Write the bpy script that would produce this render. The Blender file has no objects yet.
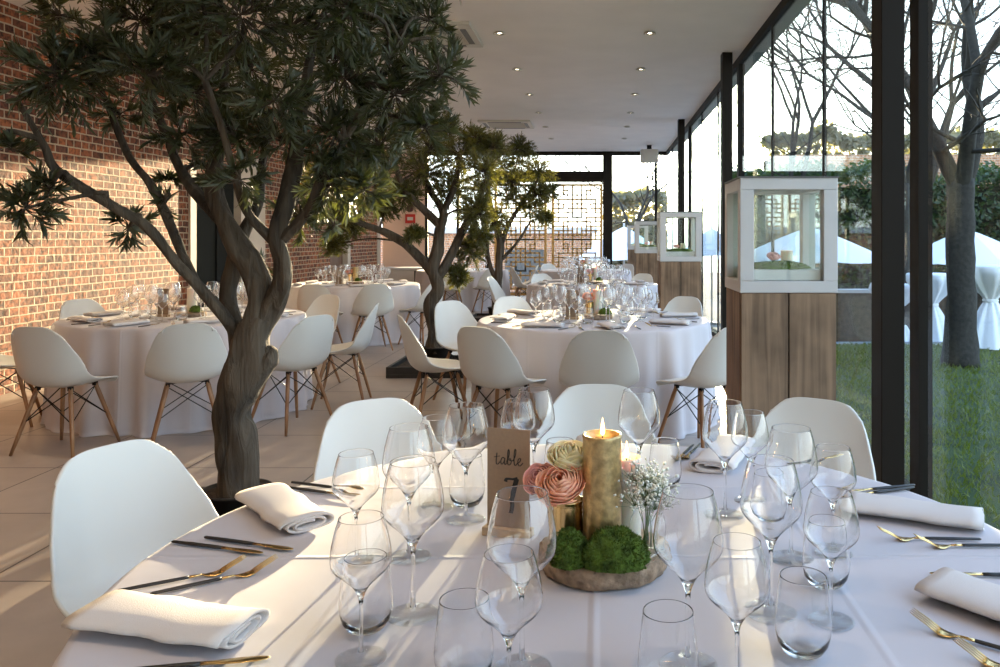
import bpy, math, random
import numpy as np
from mathutils import Vector, Matrix, noise
random.seed(11)
S = bpy.context.scene
COL = S.collection
PI = math.pi
# ------------------------------------------------------------------ camera, world, sun, exposure
HC = 1.39                      # eye height
FPX = 800.0                    # focal length in pixels of the 1000 px frame
cam = bpy.data.cameras.new('camera'); camo = bpy.data.objects.new('camera', cam); COL.objects.link(camo)
camo.location = (0, 0, HC); camo.rotation_euler = (PI/2, 0, 0)
cam.sensor_width = 36; cam.lens = 36*FPX/1000; cam.shift_x = -0.1; cam.shift_y = -0.0955
cam.clip_start = .05; cam.clip_end = 400
S.camera = camo
S.view_settings.view_transform = 'Standard'; S.view_settings.look = 'None'
S.view_settings.gamma = 1; S.view_settings.exposure = 1.14
S.view_settings.use_curve_mapping = False
S.cycles.transparent_max_bounces = 40; S.cycles.max_bounces = 24; S.cycles.transmission_bounces = 24
S.cycles.caustics_reflective = False; S.cycles.caustics_refractive = True
S.cycles.sample_clamp_indirect = 6

SUND = Vector((97/800, 1, 88/800)).normalized()      # direction towards the low sun
w = bpy.data.worlds.new('sky'); S.world = w; w.use_nodes = True
nt = w.node_tree; nt.nodes.clear()
def wn(t, **k):
    n = nt.nodes.new(t)
    for a, b in k.items(): setattr(n, a, b)
    return n
tc = wn('ShaderNodeTexCoord'); sx = wn('ShaderNodeSeparateXYZ'); nt.links.new(tc.outputs['Generated'], sx.inputs[0])
rp = wn('ShaderNodeValToRGB'); nt.links.new(sx.outputs['Z'], rp.inputs[0])
e = rp.color_ramp.elements
e[0].position = 0; e[0].color = (.95, .93, .90, 1)
e[1].position = .9; e[1].color = (.30, .48, .88, 1)
m_ = e.new(.12); m_.color = (.88, .95, 1.0, 1)
m_ = e.new(.4); m_.color = (.60, .76, 1.0, 1)
dt = wn('ShaderNodeVectorMath', operation='DOT_PRODUCT'); nt.links.new(tc.outputs['Generated'], dt.inputs[0]); dt.inputs[1].default_value = SUND
mx = wn('ShaderNodeMath', operation='MAXIMUM'); nt.links.new(dt.outputs['Value'], mx.inputs[0]); mx.inputs[1].default_value = 0
p1 = wn('ShaderNodeMath', operation='POWER'); nt.links.new(mx.outputs[0], p1.inputs[0]); p1.inputs[1].default_value = 700
p2 = wn('ShaderNodeMath', operation='POWER'); nt.links.new(mx.outputs[0], p2.inputs[0]); p2.inputs[1].default_value = 40
a1 = wn('ShaderNodeMath', operation='MULTIPLY'); nt.links.new(p1.outputs[0], a1.inputs[0]); a1.inputs[1].default_value = 40
a2 = wn('ShaderNodeMath', operation='MULTIPLY_ADD'); nt.links.new(p2.outputs[0], a2.inputs[0]); a2.inputs[1].default_value = 1.2; nt.links.new(a1.outputs[0], a2.inputs[2])
glow = wn('ShaderNodeMixRGB', blend_type='MULTIPLY'); glow.inputs[0].default_value = 1; glow.inputs[1].default_value = (1, .86, .62, 1); nt.links.new(a2.outputs[0], glow.inputs[2])
ad = wn('ShaderNodeMixRGB', blend_type='ADD'); ad.inputs[0].default_value = 1; nt.links.new(rp.outputs[0], ad.inputs[1]); nt.links.new(glow.outputs[0], ad.inputs[2])
bg = wn('ShaderNodeBackground'); bg.inputs[1].default_value = 1.9; nt.links.new(ad.outputs[0], bg.inputs[0])
wo = wn('ShaderNodeOutputWorld'); nt.links.new(bg.outputs[0], wo.inputs[0])

sl = bpy.data.lights.new('sun', 'SUN'); sl.energy = 17.5; sl.angle = R5 = math.radians(.6); sl.color = (1, .72, .45)
slo = bpy.data.objects.new('sun', sl); COL.objects.link(slo); slo.location = (3, 30, 6)
slo.rotation_euler = (-SUND).to_track_quat('-Z', 'Y').to_euler()

# ------------------------------------------------------------------ material helpers
MATS = {}
def mat(name, col=(.8, .8, .8), rough=.5, metal=0, var=0, vscale=8, bump=0, bscale=40, spec=.5, trans=0, sub=0):
    m = bpy.data.materials.new(name); m.use_nodes = True; t = m.node_tree; b = t.nodes['Principled BSDF']
    b.inputs['Base Color'].default_value = (*col, 1); b.inputs['Roughness'].default_value = rough
    b.inputs['Metallic'].default_value = metal; b.inputs['Specular IOR Level'].default_value = spec
    if sub: b.inputs['Subsurface Weight'].default_value = sub; b.inputs['Subsurface Scale'].default_value = .02
    if var or bump:
        c = t.nodes.new('ShaderNodeTexCoord')
    if var:
        n = t.nodes.new('ShaderNodeTexNoise'); n.inputs['Scale'].default_value = vscale; n.inputs['Detail'].default_value = 5
        r = t.nodes.new('ShaderNodeValToRGB'); t.links.new(c.outputs['Object'], n.inputs['Vector']); t.links.new(n.outputs['Fac'], r.inputs[0])
        r.color_ramp.elements[0].position = .3; r.color_ramp.elements[1].position = .7
        r.color_ramp.elements[0].color = tuple(x*(1-var) for x in col) + (1,)
        r.color_ramp.elements[1].color = tuple(min(1, x*(1+var)) for x in col) + (1,)
        t.links.new(r.outputs[0], b.inputs['Base Color'])
    if bump:
        n = t.nodes.new('ShaderNodeTexNoise'); n.inputs['Scale'].default_value = bscale; n.inputs['Detail'].default_value = 4
        t.links.new(c.outputs['Object'], n.inputs['Vector'])
        u = t.nodes.new('ShaderNodeBump'); u.inputs['Strength'].default_value = bump; u.inputs['Distance'].default_value = .01
        t.links.new(n.outputs['Fac'], u.inputs['Height']); t.links.new(u.outputs[0], b.inputs['Normal'])
    MATS[name] = m
    return m
def emis(name, col, s):
    m = bpy.data.materials.new(name); m.use_nodes = True; b = m.node_tree.nodes['Principled BSDF']
    b.inputs['Base Color'].default_value = (*col, 1); b.inputs['Emission Color'].default_value = (*col, 1); b.inputs['Emission Strength'].default_value = s
    return m
def thin_glass(name, tint, edge, ior, p=2.0, graze=.55):
    m = bpy.data.materials.new(name); m.use_nodes = True; t = m.node_tree; t.nodes.clear()
    tr = t.nodes.new('ShaderNodeBsdfTransparent'); gl = t.nodes.new('ShaderNodeBsdfGlossy'); gl.inputs['Roughness'].default_value = 0
    f0 = ((ior-1)/(ior+1))**2
    fl = t.nodes.new('ShaderNodeLayerWeight'); fl.inputs[0].default_value = .5
    f5 = t.nodes.new('ShaderNodeMath'); f5.operation = 'POWER'; f5.inputs[1].default_value = 5; t.links.new(fl.outputs['Facing'], f5.inputs[0])
    fr = t.nodes.new('ShaderNodeMath'); fr.operation = 'MULTIPLY_ADD'; fr.inputs[1].default_value = graze; fr.inputs[2].default_value = f0; t.links.new(f5.outputs[0], fr.inputs[0])
    lw = t.nodes.new('ShaderNodeLayerWeight'); lw.inputs[0].default_value = .5
    pw = t.nodes.new('ShaderNodeMath'); pw.operation = 'POWER'; pw.inputs[1].default_value = p; t.links.new(lw.outputs['Facing'], pw.inputs[0])
    cm = t.nodes.new('ShaderNodeMixRGB'); cm.inputs[1].default_value = (*tint, 1); cm.inputs[2].default_value = (*edge, 1)
    t.links.new(pw.outputs[0], cm.inputs[0]); t.links.new(cm.outputs[0], tr.inputs[0])
    mx = t.nodes.new('ShaderNodeMixShader'); o = t.nodes.new('ShaderNodeOutputMaterial')
    t.links.new(fr.outputs[0], mx.inputs[0]); t.links.new(tr.outputs[0], mx.inputs[1]); t.links.new(gl.outputs[0], mx.inputs[2]); t.links.new(mx.outputs[0], o.inputs[0])
    return m
def solid_glass(name, through=0):
    m = bpy.data.materials.new(name); m.use_nodes = True; t = m.node_tree; t.nodes.clear()
    g = t.nodes.new('ShaderNodeBsdfGlass'); g.inputs['IOR'].default_value = 1.45; g.inputs['Roughness'].default_value = 0; g.inputs['Color'].default_value = (1, 1, 1, 1)
    tr = t.nodes.new('ShaderNodeBsdfTransparent'); mx = t.nodes.new('ShaderNodeMixShader'); mx.inputs[0].default_value = through
    o = t.nodes.new('ShaderNodeOutputMaterial'); t.links.new(g.outputs[0], mx.inputs[1]); t.links.new(tr.outputs[0], mx.inputs[2]); t.links.new(mx.outputs[0], o.inputs[0])
    return m
def brick_mat(name, swap, c1, c2, mortar, bw=.19, rh=.077, bumpd=.012):
    m = bpy.data.materials.new(name); m.use_nodes = True; t = m.node_tree; b = t.nodes['Principled BSDF']; b.inputs['Roughness'].default_value = .85
    c = t.nodes.new('ShaderNodeTexCoord'); s = t.nodes.new('ShaderNodeSeparateXYZ'); k = t.nodes.new('ShaderNodeCombineXYZ')
    t.links.new(c.outputs['Object'], s.inputs[0]); t.links.new(s.outputs['Y' if swap else 'X'], k.inputs[0]); t.links.new(s.outputs['Z'], k.inputs[1])
    wv = t.nodes.new('ShaderNodeTexNoise'); wv.inputs['Scale'].default_value = 7; wv.inputs['Detail'].default_value = 3; t.links.new(c.outputs['Object'], wv.inputs['Vector'])
    am = t.nodes.new('ShaderNodeVectorMath'); am.operation = 'MULTIPLY_ADD'; am.inputs[1].default_value = (.018, .017, 0)
    t.links.new(wv.outputs['Color'], am.inputs[0]); t.links.new(k.outputs[0], am.inputs[2])
    br = t.nodes.new('ShaderNodeTexBrick'); t.links.new(am.outputs[0], br.inputs['Vector'])
    br.inputs['Scale'].default_value = 1; br.inputs['Brick Width'].default_value = bw; br.inputs['Row Height'].default_value = rh
    br.inputs['Mortar Size'].default_value = .0085; br.inputs['Mortar Smooth'].default_value = .35; br.offset = .5; br.squash = .62; br.squash_frequency = 3
    br.inputs['Color1'].default_value = (*c1, 1); br.inputs['Color2'].default_value = (*c2, 1); br.inputs['Mortar'].default_value = (*mortar, 1); br.inputs['Bias'].default_value = -.1
    n = t.nodes.new('ShaderNodeTexNoise'); n.inputs['Scale'].default_value = 22; n.inputs['Detail'].default_value = 8; t.links.new(c.outputs['Object'], n.inputs['Vector'])
    r = t.nodes.new('ShaderNodeValToRGB'); r.color_ramp.elements[0].position = .33; r.color_ramp.elements[0].color = (.22, .20, .22, 1); r.color_ramp.elements[1].position = .60; r.color_ramp.elements[1].color = (1.5, 1.35, 1.15, 1)
    t.links.new(n.outputs['Fac'], r.inputs[0])
    mu = t.nodes.new('ShaderNodeMixRGB'); mu.blend_type = 'MULTIPLY'; mu.inputs[0].default_value = 1; t.links.new(br.outputs['Color'], mu.inputs[1]); t.links.new(r.outputs[0], mu.inputs[2])
    m2 = t.nodes.new('ShaderNodeMixRGB'); t.links.new(br.outputs['Fac'], m2.inputs[0]); t.links.new(mu.outputs[0], m2.inputs[1]); m2.inputs[2].default_value = (*mortar, 1)
    t.links.new(m2.outputs[0], b.inputs['Base Color'])
    hh = t.nodes.new('ShaderNodeMath'); hh.operation = 'MULTIPLY_ADD'; hh.inputs[1].default_value = .5
    iv = t.nodes.new('ShaderNodeMath'); iv.operation = 'MULTIPLY'; iv.inputs[0].default_value = .45; t.links.new(br.outputs['Fac'], iv.inputs[1])
    t.links.new(n.outputs['Fac'], hh.inputs[0]); t.links.new(iv.outputs[0], hh.inputs[2])
    u = t.nodes.new('ShaderNodeBump'); u.inputs['Strength'].default_value = 1; u.inputs['Distance'].default_value = bumpd; t.links.new(hh.outputs[0], u.inputs['Height']); t.links.new(u.outputs[0], b.inputs['Normal'])
    return m
def wood_mat(name, c1, c2, axis='Z', scale=1.0, rough=.6, bump=.3):
    m = bpy.data.materials.new(name); m.use_nodes = True; t = m.node_tree; b = t.nodes['Principled BSDF']; b.inputs['Roughness'].default_value = rough
    c = t.nodes.new('ShaderNodeTexCoord'); mp = t.nodes.new('ShaderNodeMapping'); t.links.new(c.outputs['Object'], mp.inputs[0])
    mp.inputs['Scale'].default_value = {'Z': (30, 30, 1.6), 'Y': (30, 1.6, 30), 'X': (1.6, 30, 30)}[axis]
    n = t.nodes.new('ShaderNodeTexNoise'); n.inputs['Scale'].default_value = scale; n.inputs['Detail'].default_value = 8; n.inputs['Distortion'].default_value = .8; t.links.new(mp.outputs[0], n.inputs[0])
    n2 = t.nodes.new('ShaderNodeTexNoise'); n2.inputs['Scale'].default_value = 3; n2.inputs['Detail'].default_value = 4; t.links.new(c.outputs['Object'], n2.inputs[0])
    ma = t.nodes.new('ShaderNodeMath'); ma.operation = 'MULTIPLY_ADD'; ma.inputs[1].default_value = .5; t.links.new(n2.outputs['Fac'], ma.inputs[0]); 
    ms = t.nodes.new('ShaderNodeMath'); ms.operation = 'MULTIPLY'; ms.inputs[1].default_value = .5; t.links.new(n.outputs['Fac'], ms.inputs[0]); t.links.new(ms.outputs[0], ma.inputs[2])
    r = t.nodes.new('ShaderNodeValToRGB'); r.color_ramp.elements[0].position = .36; r.color_ramp.elements[1].position = .64
    r.color_ramp.elements[0].color = (*c1, 1); r.color_ramp.elements[1].color = (*c2, 1); t.links.new(ma.outputs[0], r.inputs[0]); t.links.new(r.outputs[0], b.inputs['Base Color'])
    u = t.nodes.new('ShaderNodeBump'); u.inputs['Strength'].default_value = bump; u.inputs['Distance'].default_value = .004 if bump < .9 else .03; t.links.new(n.outputs['Fac'], u.inputs['Height']); t.links.new(u.outputs[0], b.inputs['Normal'])
    return m
def leaf_mat(name, c1, c2, back):
    m = bpy.data.materials.new(name); m.use_nodes = True; t = m.node_tree; b = t.nodes['Principled BSDF']; b.inputs['Roughness'].default_value = .36
    c = t.nodes.new('ShaderNodeTexCoord'); n = t.nodes.new('ShaderNodeTexNoise'); n.inputs['Scale'].default_value = 14; t.links.new(c.outputs['Object'], n.inputs[0])
    r = t.nodes.new('ShaderNodeValToRGB'); r.color_ramp.elements[0].position = .35; r.color_ramp.elements[1].position = .68
    r.color_ramp.elements[0].color = (*c1, 1); r.color_ramp.elements[1].color = (*c2, 1); t.links.new(n.outputs['Fac'], r.inputs[0])
    g = t.nodes.new('ShaderNodeNewGeometry'); mx = t.nodes.new('ShaderNodeMixRGB'); t.links.new(g.outputs['Backfacing'], mx.inputs[0]); t.links.new(r.outputs[0], mx.inputs[1]); mx.inputs[2].default_value = (*back, 1)
    t.links.new(mx.outputs[0], b.inputs['Base Color'])
    tl = t.nodes.new('ShaderNodeBsdfTranslucent'); tl.inputs[0].default_value = (c2[0]*2.2, c2[1]*2.2, c2[2]*.9, 1)
    ms = t.nodes.new('ShaderNodeMixShader'); ms.inputs[0].default_value = .3
    o = t.nodes['Material Output']; t.links.new(b.outputs[0], ms.inputs[1]); t.links.new(tl.outputs[0], ms.inputs[2]); t.links.new(ms.outputs[0], o.inputs[0])
    return m

M_white_shell = mat('white_shell_plastic', (.68, .68, .655), .38)
M_chairwood = wood_mat('chair_leg_beech', (.22, .10, .045), (.42, .23, .11), 'Z', 1.0, .45, .1)
M_wire = mat('black_wire', (.012, .012, .013), .35, .6)
M_ceiling = mat('ceiling_paint', (.88, .84, .80), .8, var=.03, vscale=2)
M_plaster = mat('white_plaster', (.55, .48, .41), .8, var=.04, vscale=3)
M_pink = mat('pink_plaster', (.80, .56, .42), .8, var=.05, vscale=2)
M_frame = mat('dark_steel_frame', (.016, .014, .012), .6, 0, spec=.12)
M_brown = mat('brown_steel_post', (.016, .012, .009), .6, 0, spec=.12)
M_glass = thin_glass('window_glass', (.925, .975, .97), (.86, .95, .92), 1.30, 3)
M_lglass = thin_glass('lantern_glass', (.97, .99, .98), (.8, .93, .88), 1.4, 3)
M_crystal = thin_glass('crystal_bowl', (.985, .985, .985), (.50, .53, .55), 1.85, 7, .8)
M_foot = thin_glass('crystal_foot', (.995, .995, .995), (.88, .90, .91), 1.8, 4, .6)
M_stem = solid_glass('crystal_stem'); M_real = solid_glass('crystal_bowl_glass', 0)
M_brick = brick_mat('old_red_brick', True, (.27, .090, .038), (.075, .026, .02), (.47, .36, .25))
M_brick2 = brick_mat('garden_brick', False, (.55, .30, .18), (.40, .2, .12), (.6, .5, .4))
M_plank = wood_mat('weathered_plank', (.10, .060, .034), (.34, .215, .13), 'Z', .8, .7, .6)
M_gold = mat('gold_metal', (.72, .50, .22), .22, 1)
M_goldlat = mat('gold_lattice', (.55, .33, .11), .4, .3)
M_black = mat('black_handle', (.02, .019, .02), .4)
M_tray = mat('black_tray', (.015, .014, .014), .5, var=.2)
M_soil = mat('dark_soil', (.05, .035, .028), .95, var=.5, vscale=40, bump=1, bscale=60)
M_napkin = mat('linen_napkin', (.66, .62, .61), .9, bump=.15, bscale=500)
M_bark = wood_mat('olive_bark', (.022, .016, .011), (.115, .088, .062), 'Z', .8, .9, 1.0)
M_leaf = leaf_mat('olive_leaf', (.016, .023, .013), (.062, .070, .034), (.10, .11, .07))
M_leaf2 = leaf_mat('olive_leaf_sun_tint', (.024, .030, .012), (.115, .112, .036), (.13, .13, .07))  # lighter yellow copy: golden light through the leaves painted into their colour
M_hedge = leaf_mat('ivy_leaf', (.012, .028, .010), (.05, .085, .025), (.06, .09, .04))
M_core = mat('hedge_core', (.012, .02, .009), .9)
M_greybark = mat('grey_bark', (.034, .030, .025), .9, var=.35, vscale=20, bump=.6, bscale=30)
M_grass_base = mat('lawn_soil', (.028, .052, .012), .95, var=.45, vscale=1.7)
M_blade = leaf_mat('grass_blade', (.020, .050, .010), (.13, .16, .022), (.09, .12, .022))
M_pave = mat('terrace_paving', (.20, .225, .25), .97, spec=.02, var=.12, vscale=3)
M_whitepaint = mat('white_painted_wood', (.58, .56, .555), .45, var=.03)
M_moss = mat('moss_green', (.085, .14, .018), .95, var=.55, vscale=45)
M_white_wax = mat('ivory_wax', (.85, .78, .66), .4, sub=.3)
M_goldwax = mat('gold_leaf_wax', (.52, .38, .18), .36, .75, var=.35, vscale=60, bump=.12, bscale=120)
M_kraft = mat('kraft_card', (.31, .215, .145), .8, var=.05, vscale=120)
M_ink = mat('black_ink', (.012, .012, .012), .6)
M_rose = mat('peach_petal', (.90, .42, .28), .55, var=.15, vscale=30, sub=.15)
M_cream = mat('cream_petal', (.86, .78, .52), .55, sub=.15)
M_pinkpetal = mat('pink_petal', (.85, .45, .42), .55)
M_barkslice = mat('slice_bark', (.33, .23, .155), .9, var=.5, vscale=40, bump=.8, bscale=60)
M_slicetop = mat('slice_top', (.52, .38, .25), .7, var=.25, vscale=20)
M_tinyflower = mat('tiny_white_flower', (.85, .86, .80), .6)
M_stemgreen = mat('stem_green', (.10, .17, .05), .6)
M_metalwhite = mat('white_appliance', (.60, .56, .49), .5)
M_grille = mat('grey_grille', (.10, .095, .09), .5)
M_red = mat('red_sign', (.55, .03, .02), .5)
M_canvas = mat('white_canvas', (.80, .83, .88), .9)
M_flame = emis('candle_flame', (1, .5, .13), 9)
M_bulb = emis('downlight_bulb', (1, .85, .62), 8)

def cloth_mat():
    m = bpy.data.materials.new('white_tablecloth'); m.use_nodes = True; t = m.node_tree; b = t.nodes['Principled BSDF']
    b.inputs['Base Color'].default_value = (.56, .535, .58, 1); b.inputs['Roughness'].default_value = .75; b.inputs['Sheen Weight'].default_value = .15
    c = t.nodes.new('ShaderNodeTexCoord'); s = t.nodes.new('ShaderNodeSeparateXYZ'); t.links.new(c.outputs['Object'], s.inputs[0])
    prev = None
    for ax, off in (('X', 0.0), ('Y', 0.0), ('X', .45), ('Y', -.45), ('X', -.45), ('Y', .45)):
        d = t.nodes.new('ShaderNodeMath'); d.operation = 'SUBTRACT'; t.links.new(s.outputs[ax], d.inputs[0]); d.inputs[1].default_value = off
        a = t.nodes.new('ShaderNodeMath'); a.operation = 'ABSOLUTE'; t.links.new(d.outputs[0], a.inputs[0])
        r = t.nodes.new('ShaderNodeMapRange'); r.interpolation_type = 'SMOOTHSTEP'; r.inputs['From Min'].default_value = 0; r.inputs['From Max'].default_value = .012; r.inputs['To Min'].default_value = 1 if off == 0 else .45; r.inputs['To Max'].default_value = 0
        t.links.new(a.outputs[0], r.inputs['Value'])
        if prev is None: prev = r.outputs[0]
        else:
            q = t.nodes.new('ShaderNodeMath'); q.operation = 'MAXIMUM'; t.links.new(prev, q.inputs[0]); t.links.new(r.outputs[0], q.inputs[1]); prev = q.outputs[0]
    n = t.nodes.new('ShaderNodeTexNoise'); n.inputs['Scale'].default_value = 4; n.inputs['Detail'].default_value = 3; t.links.new(c.outputs['Object'], n.inputs[0])
    q = t.nodes.new('ShaderNodeMath'); q.operation = 'MULTIPLY_ADD'; q.inputs[1].default_value = 1.2; t.links.new(n.outputs['Fac'], q.inputs[0]); t.links.new(prev, q.inputs[2])
    u = t.nodes.new('ShaderNodeBump'); u.inputs['Strength'].default_value = .55; u.inputs['Distance'].default_value = .004; t.links.new(q.outputs[0], u.inputs['Height']); t.links.new(u.outputs[0], b.inputs['Normal'])
    return m
M_cloth = cloth_mat()
def tile_mat():
    m = bpy.data.materials.new('stone_floor_tile'); m.use_nodes = True; t = m.node_tree; b = t.nodes['Principled BSDF']; b.inputs['Roughness'].default_value = .38
    c = t.nodes.new('ShaderNodeTexCoord'); mp = t.nodes.new('ShaderNodeMapping'); mp.inputs['Location'].default_value = (.09, -.04, 0); t.links.new(c.outputs['Object'], mp.inputs[0])
    br = t.nodes.new('ShaderNodeTexBrick'); t.links.new(mp.outputs[0], br.inputs['Vector']); br.offset = 0; br.squash = 1
    br.inputs['Scale'].default_value = 1; br.inputs['Brick Width'].default_value = .8; br.inputs['Row Height'].default_value = .8; br.inputs['Mortar Size'].default_value = .005; br.inputs['Mortar Smooth'].default_value = 0
    br.inputs['Color1'].default_value = (.40, .345, .305, 1); br.inputs['Color2'].default_value = (.43, .375, .335, 1); br.inputs['Mortar'].default_value = (.09, .08, .075, 1)
    n = t.nodes.new('ShaderNodeTexNoise'); n.inputs['Scale'].default_value = 6; n.inputs['Detail'].default_value = 8; t.links.new(c.outputs['Object'], n.inputs[0])
    r = t.nodes.new('ShaderNodeValToRGB'); r.color_ramp.elements[0].color = (.82, .8, .8, 1); r.color_ramp.elements[1].color = (1.12, 1.1, 1.08, 1); t.links.new(n.outputs['Fac'], r.inputs[0])
    mu = t.nodes.new('ShaderNodeMixRGB'); mu.blend_type = 'MULTIPLY'; mu.inputs[0].default_value = 1; t.links.new(br.outputs['Color'], mu.inputs[1]); t.links.new(r.outputs[0], mu.inputs[2]); t.links.new(mu.outputs[0], b.inputs['Base Color'])
    return m
M_tile = tile_mat()

# ------------------------------------------------------------------ mesh helpers
class MB:
    def __init__(s): s.v = []; s.f = []
    def add(s, vs, fs):
        o = len(s.v); s.v.extend([tuple(p) for p in vs]); s.f.extend([tuple(i+o for i in q) for q in fs]); return s
    def box(s, x0, x1, y0, y1, z0, z1, rot=None, at=None):
        vs = [(x0,y0,z0),(x1,y0,z0),(x1,y1,z0),(x0,y1,z0),(x0,y0,z1),(x1,y0,z1),(x1,y1,z1),(x0,y1,z1)]
        if rot is not None: vs = [Vector(at or (0,0,0)) + rot @ Vector(p) for p in vs]
        return s.add(vs, [(0,3,2,1),(4,5,6,7),(0,1,5,4),(1,2,6,5),(2,3,7,6),(3,0,4,7)])
    def tube(s, pts, rad, n=8, cap=True, wob=0):
        pts = [Vector(p) for p in pts]; k = len(pts)
        if not hasattr(rad, '__len__'): rad = [rad]*k
        vs = []; up = None
        for i in range(k):
            t = (pts[min(i+1, k-1)] - pts[max(i-1, 0)]).normalized()
            if up is None: up = t.orthogonal().normalized()
            up = (up - t*up.dot(t)); up = up.normalized() if up.length > 1e-6 else t.orthogonal().normalized()
            sd = t.cross(up)
            for j in range(n):
                a = 2*PI*j/n; r = rad[i]
                if wob: q_ = pts[i]*4; r *= 1 + wob*noise.noise(Vector((math.cos(a)*1.2, math.sin(a)*1.2, 0))+q_) + wob*.45*noise.noise(Vector((math.cos(a)*4, math.sin(a)*4, 0))+q_*2.2)
                vs.append(pts[i] + (up*math.cos(a) + sd*math.sin(a))*r)
        fs = [(i*n+j, i*n+(j+1) % n, (i+1)*n+(j+1) % n, (i+1)*n+j) for i in range(k-1) for j in range(n)]
        if cap: fs += [tuple(range(n-1, -1, -1)), tuple(range((k-1)*n, k*n))]
        return s.add(vs, fs)
    def lathe(s, prof, n=24, c=(0,0,0), cap=False, rf=None):
        vs = []; k = len(prof)
        for i, (r, z) in enumerate(prof):
            for j in range(n):
                a = 2*PI*j/n; q = r*(rf(a, z) if rf else 1)
                vs.append((c[0]+q*math.cos(a), c[1]+q*math.sin(a), c[2]+z))
        fs = [(i*n+j, i*n+(j+1) % n, (i+1)*n+(j+1) % n, (i+1)*n+j) for i in range(k-1) for j in range(n)]
        if cap: fs += [tuple(range(n-1, -1, -1)), tuple(range((k-1)*n, k*n))]
        return s.add(vs, fs)
    def grid(s, P, nu, nv):
        return s.add(P, [(i*nv+j, i*nv+j+1, (i+1)*nv+j+1, (i+1)*nv+j) for i in range(nu-1) for j in range(nv-1)])
    def build(s, name, m, parent=None, smooth=True, bevel=0, loc=None):
        me = bpy.data.meshes.new(name); me.from_pydata(s.v, [], s.f); me.update()
        if smooth:
            me.polygons.foreach_set('use_smooth', [True]*len(me.polygons))
        o = bpy.data.objects.new(name, me); COL.objects.link(o)
        if m: me.materials.append(m)
        if parent: o.parent = parent
        if loc is not None: o.location = loc
        if bevel:
            b = o.modifiers.new('bevel', 'BEVEL'); b.width = bevel; b.segments = 2; b.limit_method = 'ANGLE'
        return o
def smooth_path(pts, rad, k=4):
    P = [Vector(p) for p in pts]; out = []; rr = []
    for i in range(len(P)-1):
        a = P[max(i-1, 0)]; b = P[i]; c = P[i+1]; d = P[min(i+2, len(P)-1)]
        for j in range(k):
            t = j/k
            out.append(.5*((2*b) + (c-a)*t + (2*a-5*b+4*c-d)*t*t + (3*b-a-3*c+d)*t**3)); rr.append(rad[i]*(1-t)+rad[i+1]*t)
    out.append(P[-1]); rr.append(rad[-1])
    return out, rr
def tag(o, label, cat, group=None):
    o['label'] = label; o['category'] = cat
    if group: o['group'] = group
    return o
def thing(name, label, cat, loc=(0,0,0), rz=0, group=None):
    o = bpy.data.objects.new(name, None); COL.objects.link(o); o.empty_display_size = .1
    o.location = loc; o.rotation_euler = (0, 0, rz); return tag(o, label, cat, group)
def struct(o): o['kind'] = 'structure'; return o
def dup(root, loc, rz, label, group=None):
    kids = [c for c in COL.objects if c.parent == root]
    r = root.copy(); COL.objects.link(r); r.location = loc; r.rotation_euler = (0, 0, rz); r['label'] = label
    if group: r['group'] = group
    for ch in kids:
        c = ch.copy(); COL.objects.link(c); c.parent = r
        for g in [x for x in COL.objects if x.parent == ch]:
            d = g.copy(); COL.objects.link(d); d.parent = c
    return r
class Maker:
    """first place() moves the prototype itself, later ones copy it"""
    def __init__(s, root): s.root = root; s.kids = [c for c in COL.objects if c.parent == root]; s.sub = {k: [x for x in COL.objects if x.parent == k] for k in s.kids}; s.used = False
    def place(s, loc, rz, label, group=None):
        r = s.root
        if s.used:
            r = s.root.copy(); COL.objects.link(r)
            for ch in s.kids:
                c = ch.copy(); COL.objects.link(c); c.parent = r
                for g in s.sub[ch]:
                    d = g.copy(); COL.objects.link(d); d.parent = c
        s.used = True
        r.location = loc; r.rotation_euler = (0, 0, rz); r['label'] = label
        if group: r['group'] = group
        return r
def W(px, py, Y): return Vector(((px-600)*Y/FPX, Y, HC-(py-238)*Y/FPX))
def on_plane(px, py, z=.752):
    Y = (HC-z)*FPX/(py-238); return Vector(((px-600)*Y/FPX, Y, z))

# ------------------------------------------------------------------ room shell
XL, XR, YB, YF, H = -5.3, 1.64, -5.0, 19.5, 3.5
struct(MB().box(XL-.3, XR+.05, YB-.2, YF+.1, -.2, 0).build('floor', M_tile, smooth=False))
struct(MB().box(XL-.3, XR-.03, YB-.2, YF+.05, H, H+.25).build('ceiling', M_ceiling, smooth=False))
struct(MB().box(XR-.03, XR+.26, YB-.2, YF+.3, H+.02, H+.25).build('trim_1', mat('soffit', (.33, .35, .33), .6), smooth=False))
struct(MB().box(XR-.03, XR+.03, YB, YF, H-.09, H+.02).build('trim_2', M_frame, smooth=False))
struct(MB().box(XR-.04, XR+.05, YB, YF, 0, .06).build('trim_3', M_frame, smooth=False))
struct(MB().box(XL, XR, YB-.15, YB, 0, H).build('wall_rear', M_plaster, smooth=False))
# left brick wall with openings
wl = MB().box(XL-.3, XL, YB, 10.45, 0, H).box(XL-.3, XL, 10.45, 11.75, 2.25, H).box(XL-.3, XL, 12.6, 15.7, 0, H).box(XL-.3, XL, 11.75, 12.6, 2.6, H).box(XL-.3, XL, 15.7, YF, 2.2, H).box(XL-.3, XL, 16.9, 19.0, 0, 2.2)
struct(wl.build('wall_left', M_brick, smooth=False))
struct(MB().box(XL-.35, XL+.03, 10.3, 10.45, 0, 2.3).box(XL-.35, XL+.03, 11.75, 12.6, 0, 2.6).box(XL-.35, XL+.03, 16.72, 16.9, 0, 2.2).box(XL-.35, XL+.02, 19.0, 19.25, 0, 2.2).build('trim_4', M_plaster, smooth=False))
dd = struct(MB().box(XL-.12, XL-.08, 10.45, 11.75, 0, 2.25).build('door_1', mat('dark_door', (.02, .022, .02), .9, spec=.08), smooth=False))
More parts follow.
